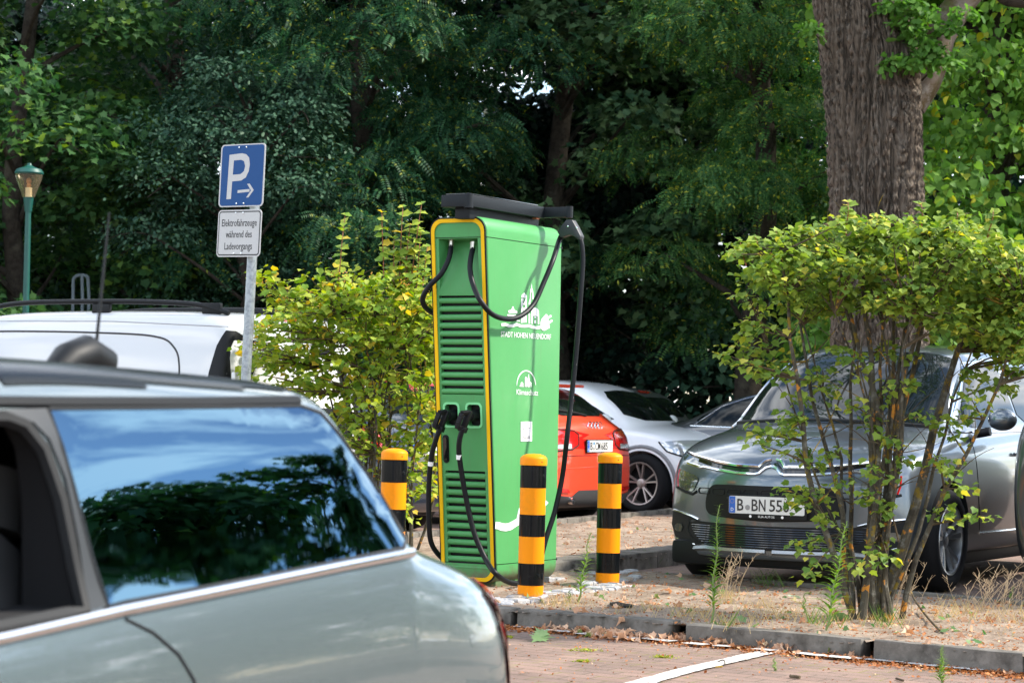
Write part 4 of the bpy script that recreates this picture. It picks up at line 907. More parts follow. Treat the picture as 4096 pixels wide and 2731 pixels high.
RG = pm('reflecting_side_glass', (.075, .145, .21), .01, metal=1.0)
mini.patch('l', g1, 'quarter_window', RG, off=.004, step=.05); mini.patch('r', g1, 'quarter_window', RG, off=.004, step=.05)
for ax in 'lr':
    mini.line(ax, g1, 'window_seal', BLK, r=.007, closed=True, off=.001)
    bp = side_on(mini, s2([(40, 944), (152, 940), (185, 1120), (215, 1280), (240, 1392), (198, 1402), (188, 1250), (168, 1100), (142, 1010), (112, 972), (40, 952)])); mini.patch(ax, bp, 'window_pillar', pm('pillar_grey', (.03, .033, .035), .35, spec=.3), off=.005, step=.04)
    bl = side_on(mini, s2([(2, 1462), (270, 1402), (600, 1337), (800, 1297), (945, 1270)])); bl = [(bl[0][0]+1.1, bl[0][1]-.07)]+bl
    mini.line(ax, bl, 'belt_chrome', CHR, r=.012, off=.005, n=10)
    mini.line(ax, side_on(mini, s2([(275, 1420), (330, 1450), (380, 1500), (410, 1560)]))+[(1.62, .5), (1.55, .3)], 'door_gap', BLK, r=.004)
    mini.line(ax, side_on(mini, s2([(5, 925), (200, 926), (500, 926), (740, 922)])), 'gutter_seal', BLK, r=.013, off=.001)
dw = side_on(mini, s2([(3, 958), (55, 958), (95, 975), (130, 1030), (160, 1150), (180, 1300), (190, 1400), (5, 1445)]))
x1_ = max(p[0] for p in dw); dwf = [p for p in dw[:-1]]+[(dw[-1][0]+.55, dw[-1][1]-.03), (dw[0][0]+.45, dw[0][1]-.06)]
def pocket(car, ol, sg, dp, mat):
    n = len(ol); mb = MB(); mb.add([Vector((a, sg*1.0, b)) for a, b in ol]+[Vector((a, sg*dp, b)) for a, b in ol], [tuple(range(n)), tuple(range(2*n-1, n-1, -1))]+[(i, (i+1) % n, (i+1) % n+n, i+n) for i in range(n)])
    c = bpy.data.objects.new('c', mb.mesh()); c.data.materials.append(mat); C.objects.link(c); c.parent = car.e; return c
INT = pm('dark_interior', (.006, .006, .007), .9); 
mini.b.data.materials.clear(); mini.b.data.materials.append(MSIL); mini.b.data.materials.append(INT)
cs = [pocket(mini, dwf, 1, .50, INT)]
ibx = MB().box((1.02, -.64, .50), (2.32, .66, 1.27)); icx = bpy.data.objects.new('c', ibx.mesh()); C.objects.link(icx); icx.parent = mini.e; cs.append(icx)
for c_ in cs: c_.data.materials.clear(); c_.data.materials.append(MSIL); c_.data.materials.append(INT); c_.data.polygons.foreach_set('material_index', [1]*len(c_.data.polygons))
bpy.context.view_layer.update(); cut(mini.b, cs)
arches_cut(mini.b, mini.e, (3.08, .60), .34, .86, MSIL)
mini.line('l', dwf, 'door_seal', pm('seal_grey', (.012, .013, .014), .6, spec=.2), r=.016, closed=True, off=-.004)
seat = MB(); seat.tube([(1.80, .34, .55), (1.74, .34, .90), (1.66, .34, 1.02)], [.20, .19, .13], 14); seat.tube([(1.65, .34, 1.05), (1.62, .34, 1.17)], [.11, .10], 12); seat.build('front_seat', pm('grey_seat_fabric', (.12, .12, .125), .8), mini.e, smooth=True)
mini.wheels((.60, 3.08), .76, .31, .21, 5)
# tail lamps, tailgate glass, plate, rear bumper, headlights
for mm in (1, -1):
    tlp = [(.53*mm, .60), (.58*mm, .52), (.68*mm, .50), (.775*mm, .54), (.80*mm, .78), (.72*mm, .83), (.58*mm, .82), (.53*mm, .76)]
    mini.patch('b', tlp, 'tail_light', REDL, off=.008, step=.03); mini.patch('l' if mm > 0 else 'r', [(.0, .58), (.12, .58), (.17, .66), (.24, .78), (.33, .86), (.30, .89), (.1, .85)], 'tail_light', REDL, off=.012, step=.03)
    mini.patch('f', [(.50*mm, .66), (.60*mm, .60), (.72*mm, .66), (.74*mm, .76), (.64*mm, .84), (.52*mm, .78)], 'headlight', CLAMP, rnd=2, step=.03)
mini.patch('b', [(-.62, 1.04), (.62, 1.04), (.56, 1.30), (-.56, 1.30)], 'rear_window', GLASS, rnd=1); mini.patch('b', [(-.70, .28), (.70, .28), (.74, .42), (-.74, .42)], 'rear_bumper', BLK, rnd=1)
mini.patch('f', [(-.45, .50), (.45, .50), (.5, .62), (-.5, .62)], 'grille', BLKG, rnd=1); mini.patch('f', [(-.62, .99), (.62, .99), (.50, 1.34), (-.50, 1.34)], 'windscreen', GLASS, rnd=1)
# antenna
ab = mini.I @ at(330, 1415, 5.15); at0 = mini.hit(330, 1425) 
az = mini.cast('t', .80, .0)[0]
p1 = mini.I @ onplane(330, 1400, mini.M @ Vector((.8, .0, 1.4)), vS); 
base = Vector((p1.x, 0, mini.cast('t', p1.x, 0)[0].z+.012))
fm = MB(); fm.tube([base+Vector((.11, 0, -.01)), base+Vector((.05, 0, .025)), base+Vector((-.01, 0, .045)), base+Vector((-.075, 0, .02)), base+Vector((-.10, 0, -.01))], [.03, .046, .046, .044, .02], 14)
an = fm.build('antenna', BLK, mini.e, smooth=True)
q0 = mini.I @ onplane(385, 1380, mini.M @ base, vS); q1_ = mini.I @ onplane(437, 850, mini.M @ base, vS)
MB().tube([base+Vector((-.045, 0, .03)), q0, q0.lerp(q1_, .5), q1_], [.007, .0045, .0035, .002], 8).build('mast', BLK, an, smooth=True)
# --- generic road car -------------------------------------------------------------
def generic(car, st, mat, gl, doors=(2.35, 1.4), wx=(.8, 3.35), r=.33, rimr=.22, w=.88, rimc=None, kind='twin', tumble=.32, rl=True, wb=None, nsp=5, steer=0, winb=None):
    car.body(st, mat, tumble=tumble)
    for ax in 'lr':
        for nm, ol in gl['side']: car.patch(ax, ol, nm, GLASS, rnd=1, step=.06)
        xs_ = [p[0] for _, ol in gl['side'] for p in ol]; zb_ = min(p[1] for _, ol in gl['side'] for p in ol)
        for d in doors: car.line(ax, [(d, .30), (d, zb_-.01)], 'door_gap', BLK, r=.003, step=.1)
        h_, n_ = car.cast(ax, doors[0]+.2, zb_-.12); MB().tube([h_+n_*.01-Vector((.09, 0, 0)), h_+n_*.03, h_+n_*.01+Vector((.09, 0, 0))], .012, 6).build('door_handle', mat, car.e, smooth=True)
        sg = 1 if ax == 'l' else -1; mx_ = max(xs_)-.12; m0 = car.cast(ax, mx_, zb_)[0]
        me = bpy.data.meshes.new('mirror'); bm = bmesh.new(); bmesh.ops.create_uvsphere(bm, u_segments=16, v_segments=10, radius=1, matrix=Matrix.Translation(m0+Vector((.02, sg*.13, .05))) @ Matrix.Diagonal((.06, .11, .075, 1))); bm.to_mesh(me); bm.free(); link('mirror', me, mat, car.e, True)
    for k in ('windscreen', 'rear_window'):
        if k in gl: car.patch('f' if k == 'windscreen' else 'b', gl[k], k, GLASS, rnd=1, step=.06)
    arches_cut(car.b, car.e, wx, r+.03, w, mat)
    car.wheels(wx, w-.115, r, rimr, nsp, kind=kind, rimc=rimc, steer=steer)
    L = st[-1][0]; MB().box((.35, -w+.2, .15), (L-.4, w-.2, .26)).build('underbody', BLK, car.e, bevel=.03)
# --- red hatchback (rear towards the viewer's right) ------------------------------
hatch = [(0.0, .66, .58, .80, -.09, .30), (.02, .86, .76, .86, -.09, .26), (.06, 1.0, .90, .875, -.09), (.16, 1.05, .955, .88, -.09), (.34, 1.20, .965, .88, -.08), (.55, 1.33, .96, .88, -.08), (.75, 1.375, .955, .885, -.04), (1.3, 1.41, .945, .888, 0), (2.0, 1.425, .93, .888, 0), (2.45, 1.38, .92, .888, .04), (2.85, 1.19, .915, .885, .10), (3.12, 1.02, .91, .88, .13), (3.25, .985, .90, .878, .14), (3.6, .94, .86, .87, .18), (3.88, .85, .77, .84, .25), (3.97, .74, .62, .80, .30), (4.0, .60, .50, .76, .32)]
RED = paint('orange_red_paint', (.72, .045, .012), 0, .4); WHT = paint('white_paint', (.85, .86, .87), 0, .4); VW = paint('van_white_paint', (.60, .61, .61), 0, .45); GRY = paint('dark_grey_paint', (.10, .105, .11), .6, .35); GRB = paint('mid_grey_paint', (.17, .18, .19), .6, .35); DKB = paint('dark_blue_paint', (.02, .03, .05), .4, .3); DKG = paint('near_black_paint', (.015, .018, .02), .3, .3)
side_h = {'side': [('front_side_window', [(2.95, 1.0), (2.60, 1.20), (2.35, 1.31), (1.95, 1.345), (1.75, 1.345), (1.75, .975)]), ('rear_side_window', [(1.70, .975), (1.70, 1.345), (1.1, 1.325), (.95, 1.30), (.95, 1.0)]), ('quarter_window', [(.90, 1.01), (.90, 1.28), (.62, 1.21), (.52, 1.06)])],
          'windscreen': [(-.64, 1.03), (.64, 1.03), (.54, 1.345), (0, 1.375), (-.54, 1.345)], 'rear_window': [(-.62, 1.075), (.62, 1.075), (.50, 1.305), (-.50, 1.305)]}
pc = onplane(2438, 1778, Vector((0, 22.9, 0)), Vector((0, 1, 0)))
red = Car('hatchback', Vector((pc.x, pc.y, -.02)) - vS*.10, -vS, 'orange red hatchback with its tailgate turned to the viewer, right of the charging station', 'car')
generic(red, hatch, RED, side_h, wx=(.72, 3.2), rimc=RIM, kind='twin', nsp=7)
for mm in (1, -1):
    tp = [(.36*mm, .90), (.42*mm, .935), (.84*mm, .955), (.86*mm, .80), (.78*mm, .74), (.48*mm, .76), (.38*mm, .80)]
    red.patch('b', tp, 'tail_light', REDL, off=.006, step=.04, rnd=1); red.line('b', tp, 'lamp_frame', BLK, r=.008, closed=True, off=.004); red.patch('b', [(.50*mm, .765), (.80*mm, .765), (.80*mm, .80), (.50*mm, .81)], 'reversing_lamp', CLAMP, off=.010, step=.04)
    red.patch('l' if mm > 0 else 'r', [(.02, .76), (.22, .80), (.30, .93), (.10, .955), (.03, .92)], 'tail_light', REDL, off=.006, step=.04)
    red.patch('b', [(.52*mm, .345), (.76*mm, .355), (.77*mm, .395), (.56*mm, .385)], 'rear_reflector', REDL, off=.012, step=.05)
red.patch('b', [(-.80, .21), (.80, .21), (.83, .335), (.5, .31), (.38, .37), (-.38, .37), (-.5, .31), (-.83, .335)], 'rear_bumper', pm('grey_bumper', (.03, .032, .035), .5), off=.008, step=.05)
red.line('b', [(-.80, .69), (-.4, .70), (.4, .70), (.80, .69)], 'tailgate_gap', BLK, r=.004); red.line('b', [(-.82, .57), (0, .59), (.82, .57)], 'bumper_crease', RED, r=.012, off=-.008)
for yy in (-.5, .5):
    h_, n_ = red.cast('b', yy, .34); MB().lathe([(.030, .0), (.034, -.05), (.030, -.05), (.026, .03)], 16, M=Matrix.Translation((h_.x+.02, yy, .27)) @ Matrix.Rotation(R_(-90), 4, 'Z'), axis='y').build('exhaust_pipe', CHR, red.e, smooth=True)
ring = MB()
for k in range(4):
    yy = (k-1.5)*.068; h_, n_ = red.cast('b', yy, .985)
    P = [Vector((h_.x-.012, yy+.045*math.cos(a), .975+.045*math.sin(a))) for a in [2*math.pi*q/20 for q in range(21)]]; ring.tube(P, .0065, 6, cap=False)
ring.build('ring_emblem', CHR, red.e, smooth=True)
red.plate('b', 0, .79, [('B', .05), ('o', .05), ('C', .052), ('M', .056), (' ', .012), ('6', .047), ('8', .047), ('5', .047)])
h_, _ = red.cast('b', 0, 1.32); MB().box((h_.x-.10, -.52, 1.355), (h_.x+.20, .52, 1.385)).build('roof_spoiler', RED, red.e, bevel=.012)
MB().box((h_.x-.102, -.20, 1.350), (h_.x-.09, .20, 1.356)).build('brake_light', REDL, red.e)
red.line('b', [(-.02, 1.07), (.10, 1.09), (.40, 1.12)], 'rear_wiper', BLK, r=.012, off=.014)
# --- white hatchback beside it, facing right ---------------------------------------
wc = gnd(2575, 2053, -.02); whf = Vector((math.sin(R_(62)), -math.cos(R_(62)), 0)).normalized(); whl = Vector((-whf.y, whf.x, 0))
wh = Car('hatchback', wc - whf*3.42 + whl*.76, whf, 'white hatchback parked behind the red one, front wheel and headlight showing', 'car')
hw_ = [(a*1.05 if a > 0 else a, b[0]+(.07 if b[0] > 1.1 else 0), *b[1:]) for a, *b in hatch]
sh2 = {k: ([(n, [(x*1.05, z) for x, z in o_]) for n, o_ in v] if k == 'side' else v) for k, v in side_h.items()}
generic(wh, hw_, WHT, sh2, wx=(.80, 3.42), r=.335, rimr=.235, rimc=RIMB, kind='twin', steer=R_(-8))
for ax, sg in (('r', -1), ('l', 1)):
    wh.patch('r' if sg < 0 else 'l', [(3.62, .80), (3.72, .70), (3.98, .62), (4.1, .66), (4.1, .80), (3.95, .83)], 'headlight', CLAMP, rnd=1, step=.04)
    wh.patch('f', [(sg*.52, .70), (sg*.58, .62), (sg*.76, .62), (sg*.80, .74), (sg*.70, .82), (sg*.56, .78)], 'headlight', CLAMP, rnd=1, step=.04); wh.line(ax, [(3.62, .80), (3.72, .70), (3.98, .615), (4.1, .65)], 'lamp_frame', BLK, r=.010, off=.003)
    a_ = [(3.42+.405*math.cos(R_(t)), .34+.405*math.sin(R_(t))) for t in range(0, 181, 9)]; wh.line(ax, a_, 'arch_trim', pm('grey_trim', (.25, .25, .26), .5), r=.026, off=-.012)
wh.patch('f', [(-.5, .32), (.5, .32), (.55, .5), (.46, .66), (-.46, .66), (-.55, .5)], 'grille', BLKG, rnd=1)
wh.plate('f', 0, .46, [('B', .05), ('o', .05), ('K', .05), ('A', .055), (' ', .02), ('4', .047), ('1', .04)]) if False else None
# --- dark car between van and red hatchback ---------------------------------------
pL = lambda t: Vector((-2.08, 17.6, -.02)) + ld*t
dk = Car('hatchback', pL(3.55)-vS*.05, -vS, 'dark blue hatchback mostly hidden behind the yellow green shrub', 'car', )
generic(dk, hatch, DKB, side_h, wx=(.72, 3.2), rimc=RIM)
for mm in (1, -1): dk.patch('b', [(.55*mm, .90), (.84*mm, .955), (.86*mm, .72), (.70*mm, .70), (.58*mm, .78)], 'tail_light', REDL, off=.006, step=.04, rnd=1)
dk.plate('b', 0, .76, [('B', .05), ('o', .05), ('L', .05), (' ', .02), ('7', .047), ('1', .04)])
# --- white van ---------------------------------------------------------------------
vc = at(945, 1500, 17.3); va = R_(60); vf = Vector((-math.sin(va), math.cos(va), 0)).normalized()
van = Car('van', Vector((vc.x, vc.y, -.02)) + Vector((vf.y, -vf.x, 0))*.80 , vf, 'white panel van with black roof rails behind the foreground hatchback', 'van')
vst = [(0.0, .90, .80, .84, -.03, .30), (.01, 1.60, 1.30, .895, -.04, .25), (.03, 1.72, 1.36, .905, -.04), (.09, 1.80, 1.38, .91, -.03), (.30, 1.825, 1.38, .915, -.01), (1.2, 1.84, 1.36, .915, 0), (2.3, 1.84, 1.30, .915, 0), (2.8, 1.78, 1.10, .915, .05), (3.2, 1.52, 1.08, .91, .10), (3.6, 1.18, 1.05, .905, .15), (3.75, 1.12, 1.03, .90, .17), (4.15, 1.0, .92, .88, .22), (4.35, .85, .76, .84, .28), (4.4, .62, .50, .78, .32)]
van.body(vst, VW, tumble=.16, pillar=.05)
for ax in 'lr':
    sg = 1 if ax == 'l' else -1
    van.line(ax, [(.45, .8), (.46, 1.35), (.50, 1.50), (.62, 1.60), (.85, 1.635), (1.6, 1.655), (2.2, 1.66), (2.45, 1.655)], 'panel_groove', pm('groove_grey', (.04, .04, .042), .6), r=.008, off=-.001, n=8, rnd=3)
    van.line(ax, [(.05, 1.69), (1.2, 1.735), (2.4, 1.74), (2.85, 1.66)], 'roof_gutter', pm('gutter_grey', (.35, .35, .36), .6), r=.006, off=-.002)
    van.patch(ax, [(2.45, 1.10), (2.45, 1.58), (2.8, 1.56), (3.35, 1.25), (3.5, 1.10)], 'front_side_window', GLASS, rnd=1)
    lp = [(.005, .85), (.005, 1.40), (.02, 1.56), (.06, 1.66), (.10, 1.66), (.15, 1.55), (.19, 1.35), (.20, 1.1), (.19, .85)]
    van.patch(ax, lp, 'tail_lamp_cluster', BLK, off=.012, step=.04); van.patch('b', [(sg*.80, .85), (sg*.91, .85), (sg*.91, 1.60), (sg*.86, 1.68), (sg*.82, 1.56)], 'tail_lamp_cluster', BLK, off=.010, step=.03)
    yy = sg*.69; zr = 1.80; pts = [(.16, 1.795), (.30, 1.83), (.50, 1.865), (.95, 1.885), (1.5, 1.89), (2.1, 1.885), (2.45, 1.85), (2.58, 1.80)]
    MB().tube(smoothline([(x, yy, z) for x, z in pts], 5), [.016]*1+[.020]*(5*7), 10).build('roof_rail', BLK, van.e, smooth=True); 
    for x0 in (.30, 1.35): MB().box((x0-.07, yy-.018, 1.79), (x0+.10, yy+.018, 1.872)).build('rail_foot', BLK, van.e, bevel=.01)
MB().box((-.035, -.86, 1.22), (.0, -.80, 1.36)).build('door_hinge', VW, van.e, bevel=.008); MB().box((-.035, .80, 1.22), (.0, .86, 1.36)).build('door_hinge', VW, van.e, bevel=.008)
van.line('b', [(0, .5), (0, 1.75)], 'rear_door_gap', BLK, r=.005); van.line('b', [(-.84, 1.62), (.84, 1.62)], 'rear_panel_gap', pm('groove2', (.25, .25, .25), .6), r=.004); van.patch('b', [(-.25, 1.755), (.25, 1.755), (.20, 1.79), (-.20, 1.79)], 'brake_light', REDL, off=.006, step=.04)
van.patch('b', [(-.85, .28), (.85, .28), (.85, .48), (-.85, .48)], 'rear_bumper', BLK, off=.01, step=.08); van.patch('f', [(-.72, 1.15), (.72, 1.15), (.62, 1.66), (-.62, 1.66)], 'windscreen', GLASS, rnd=1)
arches_cut(van.b, van.e, (.72, 3.5), .35, .915, VW); van.wheels((.72, 3.5), .80, .32, .2, 5)
# --- grey estate and grey saloon in the far row --------------------------------------
g1p = at(2740, 1640, 28.3); est = Car('estate_car', Vector((g1p.x, g1p.y, -.02)), -vS, 'grey hatchback roof showing above the white car bonnet, in front of the dark trees', 'car')
generic(est, [(a, z+.05 if z > 1.1 else z, b, c_, d_, *r_) for a, z, b, c_, d_, *r_ in hatch], GRB, side_h, wx=(.72, 3.2), rimc=RIM)
est.patch('b', [(-.15, 1.35), (.15, 1.35), (.15, 1.375), (-.15, 1.375)], 'brake_light', REDL, off=.01, step=.05)
sal = [(0.0, .62, .55, .74, .20, .3), (.02, .80, .72, .82, -.18, .26), (.08, .96, .88, .86, -.16), (.4, 1.02, .94, .875, -.12), (.75, 1.07, .95, .88, -.08), (1.1, 1.24, .95, .885, -.04), (1.45, 1.36, .945, .888, 0), (2.0, 1.41, .94, .89, 0), (2.6, 1.40, .93, .89, .02), (3.0, 1.24, .925, .89, .08), (3.35, 1.03, .92, .885, .12), (3.5, .98, .90, .88, .14), (4.0, .92, .84, .86, .2), (4.35, .80, .72, .82, .27), (4.42, .60, .5, .76, .32)]
sal[0] = (0.0, .62, .55, .74, -.20, .3)
g2p = at(2764, 1650, 26.8); sln = Car('saloon_car', Vector((g2p.x, g2p.y, -.02)) + uS*.88 - vS*.95, vS, 'grey saloon behind the silver people carrier, rear side window tapering to the left', 'car')
sside = {'side': [('front_side_window', [(3.15, 1.0), (2.85, 1.22), (2.55, 1.33), (2.1, 1.345), (2.1, .98)]), ('rear_side_window', [(2.03, .98), (2.03, 1.345), (1.6, 1.32), (1.2, 1.18), (.95, 1.06), (1.0, .99)])], 'windscreen': side_h['windscreen'], 'rear_window': [(-.6, 1.12), (.6, 1.12), (.5, 1.30), (-.5, 1.30)]}
generic(sln, sal, GRY, sside, wx=(.85, 3.6), rimc=RIM, doors=(2.07, 1.3))
sln.line('r', [(3.3, .985), (2.1, .965), (.9, .985)], 'window_trim', CHR, r=.006); sln.line('r', [(.95, 1.0), (1.25, 1.21), (1.65, 1.345), (2.2, 1.375), (2.7, 1.33)], 'window_trim', CHR, r=.006)
# --- dark off-road wagon at the right edge --------------------------------------------
rp = gnd(4092, 2385, -.02) + vS*.20; suvst = [(0.0, .82, .72, .80, -.16, .32), (.02, 1.05, .95, .88, -.15, .28), (.10, 1.30, 1.08, .92, -.12), (.30, 1.55, 1.10, .93, -.07), (.8, 1.66, 1.09, .93, 0), (1.8, 1.68, 1.07, .935, 0), (2.5, 1.62, 1.05, .935, .04), (3.0, 1.35, 1.04, .93, .10), (3.3, 1.15, 1.03, .93, .13), (3.9, 1.06, .97, .91, .18), (4.3, .95, .85, .88, .26), (4.38, .65, .5, .8, .32)]
suv = Car('wagon', rp + vS*.82 - uS*.78, uS, 'near black high car cut off by the right edge of the picture', 'car')
generic(suv, suvst, DKG, {'side': [('front_side_window', [(3.05, 1.12), (2.6, 1.45), (2.0, 1.52), (1.9, 1.12)]), ('rear_side_window', [(1.85, 1.12), (1.85, 1.52), (.7, 1.50), (.5, 1.15)])], 'rear_window': [(-.62, 1.18), (.62, 1.18), (.5, 1.52), (-.5, 1.52)], 'windscreen': [(-.62, 1.2), (.62, 1.2), (.5, 1.55), (-.5, 1.55)]}, wx=(.82, 3.45), r=.36, rimr=.23, w=.93)
for mm in (1, -1):
    suv.patch('b', [(.66*mm, .84), (.80*mm, .82), (.82*mm, .98), (.70*mm, .98)], 'tail_light', REDL, off=.008, step=.04, rnd=1); suv.line('b', [(.55*mm, .62), (.75*mm, .63)], 'rear_reflector', REDL, r=.012, off=.002)
# ------------------------------------------------------------------ parking sign
GAL = pm('galvanised_steel', (.34, .37, .39), .45, metal=.7, noise=(30, (.22, .24, .26), .45, .6)); BLUE = pm('sign_blue', (.001, .052, .19), .4, spec=.2); REFL = pm('sign_white', (.46, .46, .45), .4, noise=(200, (.40, .40, .40), .5, .6))
DS = 15.8; pb = at(965, 1480, DS); sg_ = empty('parking_sign', (pb.x-.006, DS, 0), R_(-38.5), 'blue parking sign with an arrow above a white supplementary plate on a galvanised pole', 'road sign')
sg_.rotation_euler = Matrix.Rotation(R_(1.6), 3, 'Y').to_euler(); sg_.rotation_euler = (0, R_(1.7), 0)
def Sg(px, py): return onplane(px, py, Vector((0, DS-.05, 0)), Vector((0, 1, 0)))
ztp_ = at(990, 590, DS).z
MB().lathe([(.0335, -.3), (.0335, ztp_-.02), (.0001, ztp_-.01)], 20).build('pole', GAL, sg_, sharp=40)
SR = Matrix.Rotation(R_(-40.), 4, 'Z')
def signplate(zc, w_, h_, name, fill, rim, x0, parts):
    M = Matrix.Translation((x0, 0, zc)) @ SR @ Matrix.Translation((0, -.045, 0)) @ Matrix.Rotation(math.pi/2, 4, 'X')
    def pl_(ol, z0, z1, nm, mat, par):
        n = len(ol); m = MB(); m.add([M @ Vector((a, b, z1)) for a, b in ol]+[M @ Vector((a, b, z0)) for a, b in ol], [tuple(range(n)), tuple(range(2*n-1, n-1, -1))]+[(i, (i+1) % n, (i+1) % n+n, i+n) for i in range(n)]); return m.build(nm, mat, par)
    base = pl_(rrect(-w_/2, -h_/2, w_/2, h_/2, .030, 6), -.001, .0015, name, REFL, sg_)
    for nm, ol, z1, mat in parts: pl_(ol, .001, z1, nm, mat, base)
    for xx in (-.035, .035):
        for yy in (-h_/2+.022, h_/2-.022): MB().lathe([(.007, 0), (.006, .004), (.0001, .005)], 10, M=M @ Matrix.Translation((xx, yy, .004))).build('bolt', CHR, base)
    MB().box((-.05, -.03, -.03), (.05, .03, -.001), M=M).build('clamp', GAL, base); return M, base
z1 = at(975, 705, DS).z; z2 = at(965, 936, DS).z; hh1 = (845-575)/FPX*DS*.91; hh2 = (1030-842)/FPX*DS*.97
lx1 = at(971, 705, DS).x - pb.x + (z1-1.1)*0; 
def xo(z): return -.062
M1, b1 = signplate(z1, .43, .42, 'sign_plate', REFL, 0, xo(z1), [('blue_field', rrect(-.202, -.202, .202, .202, .024, 6), .0022, BLUE)])
def up(pts): return [((x-375)/590*.42*1.0, (478-y)/750*.42) for x, y in pts]
Pp = [(193, 226), (360, 214), (420, 228), (462, 270), (476, 350), (466, 430), (430, 505), (370, 540), (248, 547), (243, 757), (181, 759)]; Pin = [(257, 297), (355, 292), (395, 310), (414, 370), (400, 430), (355, 463), (251, 467)]
def shapeP():
    o_ = []; W = REFL
    # outer polygon walked together with the counter: keyhole polygon
    poly = [(193, 226), (360, 214), (420, 228), (462, 270), (476, 350), (466, 430), (430, 505), (370, 540), (248, 547), (243, 757), (181, 759), (193, 227), (257, 297), (251, 467), (355, 463), (400, 430), (414, 370), (395, 310), (355, 292), (257, 296)]
    bm = bmesh.new(); 
    allp = [Vector(p) for p in up(Pp)]+[Vector(p) for p in up(Pin)]; n1, n2 = len(Pp), len(Pin)
    r = delaunay_2d_cdt(allp, [(i, (i+1) % n1) for i in range(n1)]+[(n1+i, n1+(i+1) % n2) for i in range(n2)], [], 0, 1e-7)
    V = r[0]; F = []
    for f in r[2]:
        c = sum((V[i] for i in f), Vector((0, 0)))/len(f); X1 = np.array([c.x]); Y1 = np.array([c.y])
        if inpoly([tuple(v) for v in up(Pp)], X1, Y1)[0] and not inpoly([tuple(v) for v in up(Pin)], X1, Y1)[0]: F.append(tuple(f))
    me = bpy.data.meshes.new('letter'); me.from_pydata([tuple(M1 @ Vector((v.x, v.y, .0030))) for v in V], [], F); link('letter', me, REFL, b1)
shapeP()
ar = MB()
for poly in ([(328, 654), (490, 645), (490, 677), (328, 688)], [(453, 583), (487, 580), (546, 658), (480, 744), (449, 745), (508, 662)]):
    n = len(poly); ar.add([M1 @ Vector((*p, .0031)) for p in up(poly)], [tuple(range(n))])
ar.build('arrow', REFL, b1)
M2, b2_ = signplate(z2, .42, .315, 'supplementary_plate', REFL, 0, xo(z2), [('black_border', rrect(-.200, -.148, .200, .148, .022, 6), .0022, PDK := pm('sign_black', (.01, .01, .01), .5)), ('white_field', rrect(-.192, -.140, .192, .140, .016, 6), .0030, REFL)])
for s_, yy, ww in (('Elektrofahrzeuge', .068, .335), ('während des', -.008, .25), ('Ladevorgangs', -.088, .265)):
    o = text(s_, .068, Matrix.Identity(4), PDK, b2_, 'lettering', bold=.0002); xs_ = [v.co.x for v in o.data.vertices]; k = ww/(max(xs_)-min(xs_)); cx_ = (max(xs_)+min(xs_))/2
    for v in o.data.vertices: v.co.x = (v.co.x-cx_)*k; v.co.y += yy; v.co.z += .0035
    o.data.transform(M2)
# ------------------------------------------------------------------ street lamps
TEAL = pm('teal_metal', (.006, .075, .06), .45); AMB = pm('amber_lamp_glass', (.75, .62, .42), .05, trans=.9); AMB.node_tree.nodes['Principled BSDF'].inputs['IOR'].default_value = 1.1; CAN = pm('lamp_candle', (.75, .68, .5), .5)
DL = 27.5; lb = at(104, 1200, DL); k_ = DL/FPX
lamp = empty('street_lamp', (lb.x, DL, 0), 0, 'green post top lamp with an amber conical glass above the white van', 'street lamp')
zt_ = at(110, 652, DL).z
zz_ = lambda py: zt_-(py-652)*k_
rr_ = lambda px: px/2*k_
MB().lathe([(.045, -.1), (.036, zz_(1000)), (.034, zz_(845)), (.0001, zz_(845))], 16).build('post', TEAL, lamp, sharp=40)
MB().lathe([(rr_(28), zz_(848)), (rr_(30), zz_(840)), (rr_(42), zz_(790)), (.0001, zz_(790))], 20).build('socket', TEAL, lamp, sharp=40)
MB().lathe([(rr_(48), zz_(790)), (rr_(70), zz_(760)), (rr_(100), zz_(720)), (rr_(110), zz_(696))], 28).build('lamp_glass', AMB, lamp, smooth=True)
MB().lathe([(rr_(112), zz_(698)), (rr_(117), zz_(692)), (rr_(100), zz_(678)), (rr_(40), zz_(668)), (rr_(22), zz_(662)), (rr_(16), zz_(654)), (.0001, zz_(652))], 28).build('lamp_cap', TEAL, lamp, sharp=30)
MB().lathe([(rr_(30), zz_(790)), (rr_(30), zz_(752)), (.0001, zz_(752))], 16).build('lamp_candle', CAN, lamp, sharp=40)
MB().lathe([(rr_(16), zz_(752)), (rr_(22), zz_(745)), (rr_(16), zz_(735)), (rr_(24), zz_(728)), (rr_(18), zz_(716)), (.0001, zz_(712))], 12).build('reflector_stack', pm('lamp_reflector', (.5, .25, .12), .4, metal=.5), lamp, smooth=True)
l2 = lamp.copy(); C.objects.link(l2)
for c_ in list(lamp.children): d_ = c_.copy(); C.objects.link(d_); d_.parent = l2
p2 = at(2735, 1100, 33); l2.location = (p2.x, 33, -.15); l2.scale = (.85, .85, .85); l2['label'] = 'distant street lamp almost lost in the dark gap between the trees'
l2.scale = (.85, .85, .97)
# pale steel frame behind the leaves at the left
fr = MB(); FR = 30.4
for a, b in (((293, 1115), (292, 1200)), ((328, 1100), (330, 1190)), ((352, 1110), (356, 1190))): fr.tube([at(*a, FR), at(*b, FR), Vector((at(*b, FR).x, FR, 0))], .022, 8)
fr.tube(smoothline([at(293, 1118, FR), at(305, 1104, FR), at(328, 1100, FR), at(345, 1104, FR), at(354, 1114, FR)], 4), .022, 8)
tag(fr.build('steel_frame', pm('pale_steel', (.20, .25, .28), .5), smooth=True), 'pale steel hoop frame half hidden by leaves behind the white van roof', 'steel frame')
